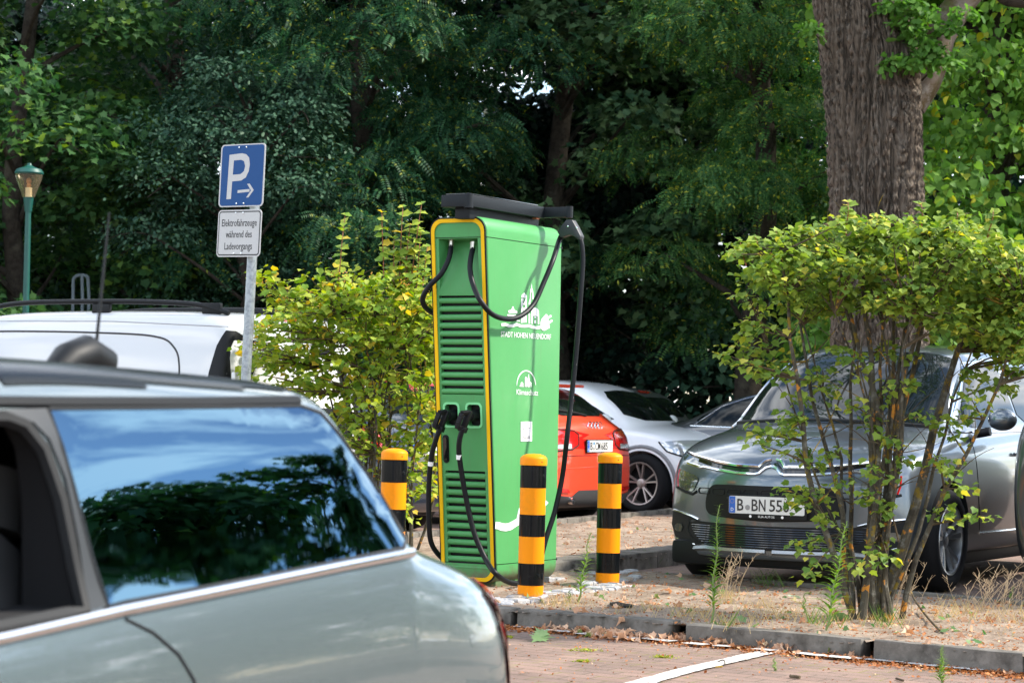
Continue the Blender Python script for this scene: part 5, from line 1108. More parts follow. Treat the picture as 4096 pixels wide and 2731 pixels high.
# ------------------------------------------------------------------ foliage
def tmpl(outline, center=(0, .45), fold=.12, droop=.10):
    """leaf template: (n,3) verts (x across, y along, z up) + triangle fan"""
    V = [(center[0], center[1], 0.0)]+[(x, y, fold*abs(x)-droop*(y-.3)**2) for x, y in outline]; n = len(outline)
    return np.array(V), np.array([(0, i+1, (i+1) % n+1) for i in range(n)])
T_MAPLE = tmpl([(0, 0), (.20, .02), (.42, -.04), (.36, .20), (.55, .42), (.30, .42), (.27, .62), (.13, .58), (0, .98), (-.13, .58), (-.27, .62), (-.30, .42), (-.55, .42), (-.36, .20), (-.42, -.04), (-.20, .02)], (0, .28))
T_VIB = tmpl([(0, 0), (.24, -.02), (.42, .12), (.42, .32), (.52, .55), (.34, .64), (.22, .74), (0, 1.0), (-.22, .74), (-.34, .64), (-.52, .55), (-.42, .32), (-.42, .12), (-.24, -.02)], (0, .38), .22, .3)
T_OAK = tmpl([(0, 0), (.12, .15), (.24, .35), (.15, .45), (.28, .70), (.12, .88), (0, 1.0), (-.12, .88), (-.28, .70), (-.15, .45), (-.24, .35), (-.12, .15)], (0, .5))
T_OVAL = tmpl([(0, 0), (.25, .22), (.30, .5), (.18, .8), (0, 1.0), (-.18, .8), (-.30, .5), (-.25, .22)], (0, .5), .2, .3)
T_HEART = tmpl([(0, .05), (.22, -.05), (.45, .12), (.42, .45), (.22, .75), (0, 1.0), (-.22, .75), (-.42, .45), (-.45, .12), (-.22, -.05)], (0, .4), .2, .35)
T_NARROW = tmpl([(0, 0), (.07, .25), (.08, .55), (0, 1.0), (-.08, .55), (-.07, .25)], (0, .5), .3, .5)
def frond(np_=8, ll=.20):
    V, F = [], []
    for k in range(np_):
        y = .10+.85*k/np_
        for s in (1, -1):
            b = len(V); V += [(0, y, 0), (s*ll*.5, y-.035, .02), (s*ll, y+.02, -.03), (s*ll*.5, y+.045, .02)]; F.append((b, b+1, b+2, b+3))
    b = len(V); V += [(0, .93, 0), (.04, 1.0, 0), (0, 1.12, -.02), (-.04, 1.0, 0)]; F.append((b, b+1, b+2, b+3))
    V = np.array(V); V[:, 2] -= .35*(V[:, 1]-.2)**2
    return V, np.array(F)
T_FROND = frond()
def unit(a): return a/np.maximum(1e-9, np.linalg.norm(a, axis=1, keepdims=True))
def scatter(T, P, N, D, S):
    TV, TF = T; N = unit(N); D = unit(D-(D*N).sum(1, keepdims=True)*N); X = np.cross(D, N)
    V = P[:, None, :]+S[:, None, None]*(TV[None, :, 0, None]*X[:, None, :]+TV[None, :, 1, None]*D[:, None, :]+TV[None, :, 2, None]*N[:, None, :])
    n, k = len(P), len(TV); F = (TF[None]+(np.arange(n)*k)[:, None, None]).reshape(-1, TF.shape[1])
    return V.reshape(-1, 3), F
def boughs_leaves(B, per, T, size, flat=.75, droop=.35, hole=.0):
    """B: list of (center, radius_h, radius_v); leaves on the outer/upper shell of each bough, in layers"""
    Ps, Ns, Ds, Ss = [], [], [], []
    for c, rh, rv in B:
        n = int(per*rng.uniform(.7, 1.3)); u = unit(rng.normal(size=(n, 3))); u[:, 2] = np.where(u[:, 2] < -.2, -u[:, 2]*rng.uniform(.2, 1, n), u[:, 2])
        r = rng.uniform(.35, 1.0, n)**.45; lay = np.round(rng.uniform(0, 3, n))/3
        p = u*r[:, None]*np.array([rh, rh, rv])+rng.normal(size=(n, 3))*.05*rh
        p[:, 2] = p[:, 2]*.6+(lay-.5)*rv*.8-(.35*droop)*((p[:, 0]**2+p[:, 1]**2)/rh)
        out = unit(p*np.array([1, 1, .3])+rng.normal(size=(n, 3))*.3); N = np.stack([out[:, 0]*.45, out[:, 1]*.45, np.full(n, flat)], 1)+rng.normal(size=(n, 3))*.38
        D = out+rng.normal(size=(n, 3))*.45-np.array([0, 0, droop])
        Ps.append(p+np.array(c)); Ns.append(N); Ds.append(D); Ss.append(size*rng.uniform(.65, 1.25, n))
    return scatter(T, np.concatenate(Ps), np.concatenate(Ns), np.concatenate(Ds), np.concatenate(Ss))
BARK = multi_noise_mat('dark_bark', (.055, .045, .035), [((.03, .025, .02), 12., .45, .6), ((.09, .08, .06), 4., .5, .7)], bump=(30, 1., .03))
def limb(mb, a, b, r0, r1, bend=.15, n=6, sides=6):
    a, b = Vector(a), Vector(b); L = (b-a).length; o = Vector((random.uniform(-1, 1), random.uniform(-1, 1), random.uniform(-.3, 1)))*bend*L
    pts = [a.lerp(b, t)+o*4*t*(1-t)*.5 for t in [k/n for k in range(n+1)]]; mb.tube(pts, [lerp(r0, r1, k/n) for k in range(n+1)], sides); return pts
LM = dict(locust2=leafmat('bright_locust_leaves', (.03, .10, .034), (.10, .21, .055), .32, c3=(.35, .38, .05)),
 maple=leafmat('maple_leaves', (.024, .075, .026), (.075, .165, .045), .3, c3=(.16, .26, .04)), oak=leafmat('oak_leaves', (.020, .060, .038), (.07, .14, .08), .2),
 locust=leafmat('locust_leaves', (.014, .055, .028), (.042, .12, .044), .3, c3=(.20, .24, .03)), dark=leafmat('shade_darkened_leaves', (.004, .014, .010), (.010, .030, .017), .15),  # dark: the shade deep in the wood is put into the leaf colour
 pale=leafmat('pale_maple_leaves', (.028, .075, .036), (.12, .20, .085), .25), lime=leafmat('lime_leaves', (.09, .20, .04), (.20, .36, .07), .38, c3=(.42, .40, .05)))
def tree(x, y, h, tr, kind, nb, per, size, label, cr=2.6, zlo=1.0, T=None, group=None, flat=.75, droop=.35, bsize=(.55, .95), cull=True, name='tree', shape=0, sil=None):
    e = empty(name, (x, y, 0), 0, label, 'tree', group); E = []
    tk = MB(); pts = [Vector((.10*math.sin(k*1.1+x), .1*math.cos(k*.9+y), -.3+k*(h+.3)/10)) for k in range(11)]; tk.tube(pts, [tr*(1-.065*k) for k in range(11)], 10)
    B = []
    for k in range(nb):
        z = random.uniform(zlo, h); f = (z-zlo)/(h-zlo); rad = cr*(1-.55*f**2)*math.sqrt(random.uniform(.12, 1.0)); a = random.uniform(0, 2*math.pi)
        c = (rad*math.cos(a), rad*math.sin(a), z); rb = random.uniform(*bsize); B.append((c, rb, rb*.55))
        if k % 2 == 0: limb(tk, (0, 0, max(.6, z-rad*.6)), c, .05*tr/.2, .012, .12)
        for j in range(2): limb(tk, c, (c[0]+random.gauss(0, rb*.5), c[1]+random.gauss(0, rb*.5), c[2]-random.uniform(-.1, .3)), .012, .004, .2, 4, 4)
    tk.build('trunk', BARK, e, smooth=True)
    V, F = boughs_leaves(B, per, T, size, flat, droop); npmesh('crown', V, F, LM[kind], e)
    return e
GT = 'trees standing in a row behind the car park'
def X_at(px, Y): return at(px, 1600, Y).x
tree(X_at(60, 30), 30.0, 9, .16, 'maple', 58, 460, .115, 'maple with big lobed leaves behind the green street lamp', cr=2.2, T=T_MAPLE, zlo=1.2)
tree(-9.5, 33, 9, .2, 'maple', 45, 200, .14, 'maple beyond the left edge of the picture', cr=2.6, T=T_MAPLE); tree(-13.5, 31, 9.5, .2, 'locust', 45, 150, .3, 'locust well beyond the left edge of the picture', cr=3., T=T_FROND)
tree(X_at(-420, 31), 31.0, 9.5, .2, 'maple', 40, 260, .12, 'maple at the far left edge, its leaves reaching the picture corner', cr=2.4, T=T_MAPLE)
tree(X_at(640, 33), 33.0, 10, .20, 'oak', 44, 640, .075, 'oak with a straight visible trunk left of the parking sign', cr=2.3, T=T_OAK, zlo=2.4)
tree(X_at(960, 29.5), 29.5, 5.3, .10, 'oak', 40, 620, .07, 'grey green young oak behind the parking sign', cr=1.9, T=T_OAK, zlo=.8)
tree(X_at(420, 36), 36.0, 7.0, .16, 'maple', 45, 300, .13, 'maple standing deeper in the wood between the lamp and the parking sign', cr=2.6, T=T_MAPLE)
tree(X_at(1430, 31), 31.0, 10.5, .2, 'locust', 72, 230, .28, 'feathery leaved locust hanging over the top of the yellow green shrub', cr=2.6, T=T_FROND, zlo=1.6, flat=.6, droop=.8, bsize=(.6, 1.05))
tree(X_at(1150, 35), 35.0, 11.5, .2, 'locust', 55, 130, .32, 'feathery leaved locust standing behind the grey green oak', cr=2.6, T=T_FROND, zlo=3, flat=.5, droop=.8)
tree(X_at(2220, 32), 32.0, 9.5, .2, 'pale', 56, 330, .135, 'pale leaved maple directly behind the charging station arm', cr=2.3, T=T_MAPLE, zlo=1.9, flat=.8, droop=.3)
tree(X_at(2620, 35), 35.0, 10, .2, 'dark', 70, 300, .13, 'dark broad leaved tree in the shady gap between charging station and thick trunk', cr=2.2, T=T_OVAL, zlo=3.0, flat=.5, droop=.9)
tree(X_at(3020, 30), 30.0, 9.5, .2, 'locust2', 50, 230, .28, 'bright tipped locust left of the thick furrowed trunk', cr=1.75, T=T_FROND, zlo=1.9, flat=.6, droop=.7, bsize=(.6, 1.0))
tree(X_at(2640, 33), 33.0, 4.2, .05, 'dark', 22, 130, .14, 'low dark bush with drooping leaves behind the grey estate roof', cr=1.5, T=T_OVAL, zlo=.5, flat=.5, droop=.9, name='bush')
tree(X_at(2950, 31.5), 31.5, 2.4, .04, 'oak', 16, 130, .12, 'low bush in the shade behind the grey saloon', cr=1.1, T=T_HEART, zlo=.4, name='bush')
tree(X_at(4000, 27), 27.0, 9, .2, 'lime', 80, 420, .105, 'sunlit lime green tree at the right edge behind the thick trunk', cr=1.9, T=T_HEART, zlo=2.0, flat=.35, droop=.9)
tree(X_at(4350, 27), 28.0, 9, .2, 'lime', 50, 150, .16, 'second lime green tree beyond the right edge', cr=2.2, T=T_HEART, zlo=1.5, flat=.35, droop=.9)
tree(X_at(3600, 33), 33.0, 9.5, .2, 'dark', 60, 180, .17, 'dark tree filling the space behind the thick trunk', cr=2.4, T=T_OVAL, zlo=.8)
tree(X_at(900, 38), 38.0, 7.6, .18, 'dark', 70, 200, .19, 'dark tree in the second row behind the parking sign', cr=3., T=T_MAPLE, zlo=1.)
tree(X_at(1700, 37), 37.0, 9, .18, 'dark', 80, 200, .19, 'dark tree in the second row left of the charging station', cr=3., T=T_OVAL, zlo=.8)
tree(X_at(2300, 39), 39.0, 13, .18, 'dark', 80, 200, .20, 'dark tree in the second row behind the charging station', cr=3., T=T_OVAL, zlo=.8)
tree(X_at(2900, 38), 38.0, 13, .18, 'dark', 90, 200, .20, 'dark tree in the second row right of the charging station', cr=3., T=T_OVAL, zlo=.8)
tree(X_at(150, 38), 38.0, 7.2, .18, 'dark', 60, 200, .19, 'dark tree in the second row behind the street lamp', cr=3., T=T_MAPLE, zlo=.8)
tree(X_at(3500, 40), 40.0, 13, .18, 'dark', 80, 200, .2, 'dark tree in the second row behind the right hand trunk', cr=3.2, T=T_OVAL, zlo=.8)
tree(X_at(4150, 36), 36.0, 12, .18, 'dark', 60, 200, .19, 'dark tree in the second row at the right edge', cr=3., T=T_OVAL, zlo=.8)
# undergrowth and the far wood (one mass)
B = []
for k in range(150):
    x = random.uniform(-9, 9.5); y = random.uniform(31, 35); z = random.uniform(.2, 1.9); B.append(((x, y, z), random.uniform(.5, .8), .4))
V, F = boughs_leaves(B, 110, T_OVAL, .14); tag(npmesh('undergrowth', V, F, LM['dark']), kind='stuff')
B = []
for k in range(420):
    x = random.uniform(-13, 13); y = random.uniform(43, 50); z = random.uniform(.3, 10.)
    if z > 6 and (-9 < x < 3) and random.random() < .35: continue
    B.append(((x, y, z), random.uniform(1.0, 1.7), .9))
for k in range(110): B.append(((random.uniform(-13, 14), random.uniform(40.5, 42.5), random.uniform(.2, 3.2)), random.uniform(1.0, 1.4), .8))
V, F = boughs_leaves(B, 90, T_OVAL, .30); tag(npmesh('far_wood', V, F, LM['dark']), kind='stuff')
# ---- thick furrowed trunk ---------------------------------------------------------
def thick_trunk():
    Y = 24.0; k_ = Y/FPX; e = empty('oak_tree', (at(3500, 1600, Y).x, Y, 0), 0, 'huge furrowed trunk of an old oak rising behind the silver people carrier', 'tree')
    prof = [(2100, 3290, 3730), (1500, 3318, 3712), (1000, 3322, 3700), (800, 3316, 3694), (600, 3310, 3690), (400, 3300, 3690), (200, 3280, 3676), (80, 3265, 3660), (0, 3250, 3640), (-150, 3225, 3600), (-500, 3190, 3560)]
    pz = [at(3500, p[0], Y).z for p in prof]; pc_ = [at((p[1]+p[2])/2, p[0], Y).x-e.location.x for p in prof]; pr = [(p[2]-p[1])/2*k_-.035 for p in prof]
    nz_, na = 520, 420; zs = np.linspace(pz[0]-.3, pz[-1], nz_); th = np.linspace(0, 2*np.pi, na, endpoint=False)
    cx_ = np.interp(zs, pz, pc_); rr = np.interp(zs, pz, pr); TH, Z = np.meshgrid(th, zs)
    # furrows: interwoven vertical ridges
    warp = .10*np.sin(Z*1.9+TH*3)+.05*np.sin(Z*4.3+TH*7+1)+.03*np.sin(Z*9.1-TH*11+2)
    kn = np.exp(-(((TH-5.35)*1.2)**2*6+((Z-at(3600, 260, Y).z)*1.7)**2)); warp = warp+.35*kn*np.sin(Z*3)
    u = (TH+warp)*34/ (2*np.pi)*2*np.pi/ (2*np.pi)*6.2832
    a = np.abs(np.sin((TH+warp)*14+1.0*np.sin(Z*2.2+TH*3))); b = np.abs(np.sin((TH+warp*1.5)*25+1.6*np.sin(Z*3.7+TH*9)+.7)); c = np.abs(np.sin((TH-warp)*47+2*np.sin(Z*6+TH*15)))
    h = .55*np.minimum(a, .75)+.35*np.minimum(b, .8)+.2*c+.12*np.sin(Z*55+TH*60+3*np.sin(TH*31))*a
    R = rr[:, None]*(1+.02*np.sin(3*TH+Z))+(h-.6)*.12+kn*.06*(.6+.5*np.cos(9*np.hypot((TH-5.35)*2, Z-at(3600, 260, Y).z)))
    X1 = cx_[:, None]+R*np.cos(TH); Y1 = R*np.sin(TH); V = np.stack([X1.ravel(), Y1.ravel(), Z.ravel()], 1); idx = np.arange(nz_*na).reshape(nz_, na)
    F = np.stack([idx[:-1].ravel(), np.roll(idx, -1, 1)[:-1].ravel(), np.roll(idx, -1, 1)[1:].ravel(), idx[1:].ravel()], 1)
    bk = multi_noise_mat('furrowed_bark', (.165, .13, .10), [((.27, .225, .18), 14., .5, .66), ((.05, .042, .034), 32., .47, .58)], bump=(42, 1., .03))
    nt = bk.node_tree; tcn = nn(nt, 'ShaderNodeTexCoord'); mp = nn(nt, 'ShaderNodeMapping'); mp.inputs['Scale'].default_value = (1, 1, .06); nt.links.new(tcn.outputs['Object'], mp.inputs[0])
    for x_ in [n_ for n_ in nt.nodes if n_.type == 'TEX_NOISE']: nt.links.new(mp.outputs[0], x_.inputs['Vector'])
    npmesh('trunk', V, F, bk, e, True)
    # limb to the right, dark bough at the top edge
    mb = MB(); O = e.location
    p = [at(3640, 420, Y)-O, at(3710, 300, Y)-O, at(3760, 150, Y)-O, at(3830, 30, Y)-O, at(3960, -120, Y)-O, at(4100, -260, Y)-O]
    mb.tube(smoothline(p, 5), [.17, .17, .17, .17, .17]+[.165]*5+[.155]*5+[.145]*5+[.13]*6, 18); mb.build('limb', multi_noise_mat('mossy_bark', (.20, .16, .13), [((.10, .07, .03), 5., .45, .6), ((.30, .27, .24), 9., .52, .65), ((.09, .10, .03), 3.5, .55, .7)], bump=(50, 1., .02)), e, smooth=True)
    mb = MB(); p = [at(3900, -160, Y)-O, at(4000, -30, Y)-O, at(4060, 0, Y)-O, at(4200, -5, Y)-O, at(4500, -40, Y)-O]; mb.tube(smoothline(p, 5), [.08]*21, 12); mb.build('limb', BARK, e, smooth=True)
    # sprigs of oak leaves on the trunk
    tw = MB(); B = []
    for (px, py, dx) in ((3620, 90, .2), (3660, 140, .2), (3700, 60, .2), (3740, 200, .3), (3660, 240, .2), (3800, 120, .3), (3570, 30, .1), (3700, 245, .2), (3780, 250, .4), (3590, 255, .0), (3640, 20, .1), (3860, 60, .3), (3240, 120, -.2), (3690, 180, .3)):
        c = at(px, py, Y-.55)-O; B.append(((c.x, c.y, c.z), .17, .10)); limb(tw, (c.x*.7+pc_[5]*.3, -.3, c.z-.15), c, .012, .004, .1, 4, 5)
    for k in range(26):   # crown above the picture
        a = random.uniform(0, 6.28); r = random.uniform(1, 3.4); z = random.uniform(7.2, 10); c = (r*math.cos(a), r*math.sin(a), z); B.append((c, .8, .4)); limb(tw, (0, 0, 6.2), c, .08, .02)
    for k in range(15):
        c = (random.uniform(-3.6, .5), random.uniform(-7.5, -3.0), random.uniform(7.4, 10.5)); B.append((c, .95, .4)); limb(tw, (0, 0, 6.4), c, .07, .02)
    tw.build('branch', BARK, e, smooth=True)
    V, F = boughs_leaves(B[:14], 75, T_OAK, .10, flat=.6, droop=.6); npmesh('crown', V, F, leafmat('oak_sprig_leaves', (.07, .17, .03), (.12, .24, .05), .4), e)
    V, F = boughs_leaves(B[14:], 220, T_OAK, .15); npmesh('crown', V, F, LM['maple'], e)
thick_trunk()
# trees on the far side of the lane, right of the picture: what the hatchback's window mirrors
for i, (x, y, h, cr_) in enumerate(((23, 14.5, 8.3, 3.0), (26, 20.5, 11.2, 3.4), (21, 9, 6.4, 2.2), (31, 29, 14.5, 4.0))):
    tree(x, y, h, .25, 'maple', 66, 180, .26, ['bushy tree across the lane right of the picture', 'taller tree across the lane right of the picture', 'small tree across the lane nearest the viewer', 'tall tree farthest across the lane'][i], cr=cr_, T=T_MAPLE, zlo=.8, bsize=(.8, 1.3))
# ---- shrubs -----------------------------------------------------------------------
VIB = leafmat('shrub_leaves', (.10, .18, .035), (.27, .35, .06), .34, c3=(.50, .46, .08)); VIB2 = leafmat('yellow_shrub_leaves', (.15, .26, .035), (.38, .43, .06), .34, c3=(.60, .42, .06))
LIC = multi_noise_mat('lichen_bark', (.075, .066, .048), [((.16, .155, .13), 22., .52, .64), ((.04, .034, .025), 9., .5, .62), ((.19, .13, .02), 14., .56, .62), ((.46, .19, .03), 11., .595, .625)], bump=(60, .8, .006)); TWG = multi_noise_mat('twig_bark', (.075, .055, .033), [((.14, .11, .07), 20., .5, .65), ((.35, .22, .03), 6., .58, .62)], bump=(60, .6, .004)); RTW = pm('reddish_twig', (.30, .10, .05), .6); BERR = pm('unripe_berries', (.55, .28, .02), .35)
def shrub(base, label, tips, stems, leafM, size, per, group='leafy shrubs on the planting island', lean=(0, 0), shoots=(), berries=0, r0=.028):
    e = empty('shrub', base, 0, label, 'shrub', group); st = MB(); tw = MB(); P, N, D, S = [], [], [], []; br = MB()
    paths = []
    for (bx_, by_, tx, ty, tz, r) in stems:
        n = 9; a = Vector((bx_, by_, -.05)); b = Vector((tx, ty, tz)); mid = Vector((random.gauss(0, .06), random.gauss(0, .06), 0)); w1_ = random.uniform(0, 6); pts = []
        for k in range(n+1):
            t = k/n; pts.append(Vector((lerp(a.x, b.x, t**1.45), lerp(a.y, b.y, t**1.45), lerp(a.z, b.z, t)))+mid*4*t*(1-t)+Vector((random.gauss(0, .010)+.018*math.sin(t*9+w1_), random.gauss(0, .010), 0)))
        st.tube(pts, [lerp(r*.8, r*.26, k/n) for k in range(n+1)], 8); paths.append(pts)
    st.build('stem', LIC, e, smooth=True)
    allp = [p for pts in paths for p in pts[3:]]
    def leafcluster(c, d, n, sz):
        for _ in range(n):
            o = Vector((random.gauss(0, 1), random.gauss(0, 1), random.gauss(0, .6)))*sz*1.0; p = c+o*.75; nrm = Vector((random.gauss(0, .55), random.gauss(0, .55)-.12, 1.0)); dd_ = Vector((o.x, o.y, -.15)).normalized()+d*.4+Vector((random.gauss(0, .3), random.gauss(0, .3), -.15))
            P.append(p); N.append(nrm); D.append(dd_); S.append(sz*random.uniform(.55, 1.15))
    for c in tips:
        c = Vector(c); q = min(allp, key=lambda p: (p-c).length+max(0, p.z-c.z)*1.5); L = (c-q).length
        pts = limb(tw, q, c, .0065+.004*min(1, L), .0022, .12, 5, 5); d = (c-pts[-2]).normalized()
        leafcluster(c, d, per, size)
        for t in (2, 3, 4): leafcluster(pts[t], d, max(1, per//3), size)
    for (x, y, z, h, dx) in shoots:   # long upright shoots with paired leaves
        a = Vector((x, y, z)); pts = [a+Vector((dx*t*h, .02*math.sin(t*7), h*t)) for t in [k/9 for k in range(10)]]; br.tube(pts, [.005*(1-.6*k/9) for k in range(10)], 5)
        for k in range(1, 10):
            ang = k*1.57+x*3
            for s in (1, -1):
                dv_ = Vector((s*math.cos(ang*.7)+.3*s, s*math.sin(ang*.7)*.7, .45)); P.append(pts[k]); N.append(Vector((random.gauss(0, .3), random.gauss(0, .3)-.5, 1))); D.append(dv_); S.append(size*random.uniform(.9, 1.35)*(1-.35*(k == 9)))
    for _ in range(len(stems)*5):
        q = random.choice(allp); c = q+Vector((random.gauss(0, .16), random.gauss(0, .12), random.uniform(.02, .3))); limb(tw, q, c, .0045, .0012, .25, 6, 4)
    tw.build('twig', TWG, e, smooth=True)
    if shoots: br.build('shoot', RTW, e, smooth=True)
    A = lambda L: np.array([tuple(v) for v in L]); V, F = scatter(T_VIB, A(P), A(N), A(D), np.array(S)); npmesh('leaves', V, F, leafM, e)
    if berries:
        bm = bmesh.new()
        for _ in range(berries):
            c = Vector(random.choice(tips))+Vector((0, -.03, .04))
            if c.z < 1.35: continue
            for k in range(12):
                bmesh.ops.create_icosphere(bm, subdivisions=1, radius=.0055, matrix=Matrix.Translation(c+Vector((random.gauss(0, .022), random.gauss(0, .02), random.gauss(0, .014)))))
        me = bpy.data.meshes.new('berries'); bm.to_mesh(me); bm.free(); link('berries', me, BERR, e, True)
    return e
# right-hand shrub (lichen covered stems)
YB = 12.75; sb = gnd(3470, 2478, 0); kS = sb.y/FPX
def loc(px, py, dy=0): p = at(px, py, sb.y+dy); return Vector((p.x-sb.x, dy, p.z))
stems = []
for (bx_, tx, tz_, r) in ((3405, 3120, 1010, .026), (3420, 3180, 1150, .022), (3440, 3300, 900, .028), (3450, 3380, 1050, .020), (3470, 3420, 880, .032), (3490, 3520, 950, .020), (3500, 3600, 900, .024), (3515, 3680, 1000, .024), (3560, 3950, 1100, .044), (3570, 3820, 980, .030), (3545, 3750, 950, .026), (3420, 3230, 1300, .016), (3480, 3480, 1150, .018), (3530, 3650, 1250, .018), (3440, 3340, 1250, .016), (3590, 4100, 1250, .022), (3430, 3060, 1400, .014), (3500, 3560, 1350, .014), (3460, 3440, 1350, .014), (3555, 3900, 1350, .018)):
    a = loc(bx_, 2478); b = loc(tx, tz_, random.uniform(-.3, .4)); stems.append((a.x, random.uniform(-.12, .22), b.x, b.y, b.z, r))
tips = []
top = lambda x: np.interp(x, [2900, 3000, 3100, 3250, 3400, 3600, 3800, 3950, 4100, 4300], [1010, 980, 960, 900, 870, 880, 880, 900, 990, 1080]); bot = lambda x: np.interp(x, [2900, 3000, 3200, 3500, 3800, 4000, 4300], [1090, 1230, 1250, 1230, 1300, 1400, 1500])
while len(tips) < 440:
    x = random.uniform(2930, 4300); y = random.uniform(860, 1450); f = (y-top(x))/(bot(x)-top(x))
    if 0 < f < 1 and random.random() < 1-.25*f: tips.append(tuple(loc(x, y, random.uniform(-.45, .55))))
for (x, y) in ((2900, 1420), (2940, 1440), (2980, 1480), (3010, 1400), (3050, 1500), (2960, 1390), (3060, 1440), (3120, 1470), (2980, 1330), (3000, 1300), (3020, 1720), (3060, 1740), (3100, 1700), (3150, 1720), (3040, 1780), (3170, 1650), (3200, 1800), (3190, 1600), (3250, 1520), (3290, 1480), (3320, 1560), (3420, 1620), (3480, 1700), (3560, 1750), (3540, 1560), (3640, 1540), (3700, 1660), (3780, 1700), (3880, 1500), (3900, 1600), (3820, 1680), (3960, 1540), (4010, 1480), (4050, 1560), (3760, 1840), (3600, 1850), (3500, 1880), (3350, 1800), (3280, 1850), (3180, 2010), (3240, 1960), (3300, 2080), (3380, 1920), (3460, 1990), (3560, 2030), (3140, 1960), (3640, 1420), (3440, 1440), (3350, 1400), (3540, 1380), (4040, 1380), (3230, 2290), (3190, 2180), (3850, 1950), (3930, 2060), (3820, 1880), (3780, 2040), (3560, 2230), (3450, 2260)):
    tips.append(tuple(loc(x+random.uniform(-15, 15), y, random.uniform(-.35, .1))))
shr1 = shrub(sb, 'big green shrub with orange lichen on its stems in front of the silver people carrier', tips, stems, VIB, .048, 13, shoots=[tuple(loc(x, y, -.1))+(h, dx) for x, y, h, dx in ((3385, 940, .18, .05), (3690, 930, .16, -.05), (2985, 1060, .14, -.3), (3050, 1050, .14, -.3), (3950, 960, .16, .2), (3820, 930, .12, .1), (3120, 1010, .12, -.2), (3500, 930, .09, .1))])
# left shrub (yellow green, with berries)
sb = Vector((at(1560, 2050, 16.9).x, 16.9, .05)); 
stems = []
for k in range(22):
    bx_ = 1560+random.uniform(-120, 110); a = loc(bx_, 2100, 0); tx = bx_+random.uniform(-330, 190); tx = min(tx, 1760); b = loc(tx, random.uniform(1180, 1500), random.uniform(-.3, .5)); stems.append((a.x, random.uniform(-.25, .3), b.x, b.y, b.z, random.uniform(.010, .02)))
tips = []
top = lambda x: np.interp(x, [985, 1100, 1200, 1300, 1450, 1600, 1720, 1800], [1420, 1260, 1180, 1160, 1140, 1110, 1140, 1230]); bot = lambda x: np.interp(x, [985, 1100, 1200, 1400, 1800], [1500, 1700, 1900, 2060, 2130])
while len(tips) < 430:
    x = random.uniform(985, 1830); y = random.uniform(1100, 2150); f = (y-top(x))/(bot(x)-top(x))
    if 0 < f < 1 and random.random() < 1-.86*f: tips.append(tuple(loc(x, y, random.uniform(-.55, .65))))
for x, y in ((1010, 1130), (1050, 1140), (1090, 1120), (1120, 1150), (1070, 1180), (1130, 1190), (1040, 1190), (1230, 1130), (1290, 1110), (1330, 1150), (1420, 1120)): tips.append(tuple(loc(x, y, -.2)))
shrub(sb, 'yellow green shrub with tall reddish shoots and berries left of the charging station', tips, stems, VIB2, .060, 8, berries=34, shoots=[tuple(loc(x, y, -.2))+(h, dx) for x, y, h, dx in ((1350, 1180, .52, .08), (1535, 1160, .50, -.05), (1595, 1170, .56, .03), (1640, 1170, .58, .12), (1610, 1180, .45, .10), (1690, 1170, .28, .1), (1575, 1180, .35, -.02), (1665, 1180, .42, .06), (1625, 1160, .30, .0))], r0=.02)
# ---- small plants on the bed ---------------------------------------------------------
WEED = leafmat('weed_leaves', (.10, .20, .03), (.20, .32, .05), .35); STR = leafmat('dry_grass', (.42, .30, .14), (.60, .46, .24), .3, c3=(.22, .26, .06)); GRS = leafmat('fresh_grass', (.07, .15, .03), (.16, .25, .05), .3)
def weed(base, topp, label, nl=60, ls=.085, group='tall weeds growing on the sandy bed'):
    e = empty('weed', base, 0, label, 'weed', group); t = topp-base; n = 10; pts = [t*(k/n)+Vector((.008*math.sin(k*1.3), .006*math.cos(k), 0)) for k in range(n+1)]; st = MB(); st.tube(pts, [lerp(.006, .002, k/n) for k in range(n+1)], 6); st.build('stem', pm('weed_stem', (.16, .22, .06), .6), e, smooth=True)
    P, N, D, S = [], [], [], []
    for k in range(nl):
        f = (k+1)/nl; f2 = .12+.88*f; p = t*f2; a = k*2.4; d = Vector((math.cos(a), math.sin(a), .55 if f < .8 else 1.1)); P.append(p); D.append(d); N.append(Vector((-math.cos(a)*.5, -math.sin(a)*.5, 1))); S.append(ls*(1.05-.78*f)*random.uniform(.75, 1.2))
    A = lambda L: np.array([tuple(v) for v in L]); V, F = scatter(T_NARROW, A(P), A(N), A(D), np.array(S)); npmesh('leaves', V, F, WEED, e); return e
def wp(b, tp): g = gnd(*b, 0.01); q = at(*tp, g.y); return g, q
for b, tp, lb_, nl, ls in (((2846, 2490), (2876, 2020), 'tall upright weed in front of the silver car number plate', 95, .10), ((3305, 2520), (3385, 2090), 'tall leaning weed beside the lichen covered stems', 80, .13), ((2312, 2405), (2362, 2130), 'feathery weed between the two right hand striped bollards', 60, .10), ((2275, 2405), (2280, 2360), 'tiny rosette weed beside the feathery one', 18, .06),
                         ((4035, 2400), (4055, 2345), 'small weed stalk near the right edge', 22, .05), ((2700, 2240), (2725, 2150), 'thin weed at the broad edging slab', 14, .05), ((3215, 2450), (3220, 2370), 'short weed between the dry grass tufts', 20, .05)):
    g, q = wp(b, tp); weed(g, q, lb_, nl, ls)
g = gnd(3762, 2745, -.09); weed(g, at(3770, 2580, g.y), 'bright green weed growing from the paving at the bottom edge', 90, .055); g = gnd(3098, 2680, -.085); weed(g, at(3098, 2630, g.y), 'small weed sprouting in the paving beside the white bay line', 26, .03)
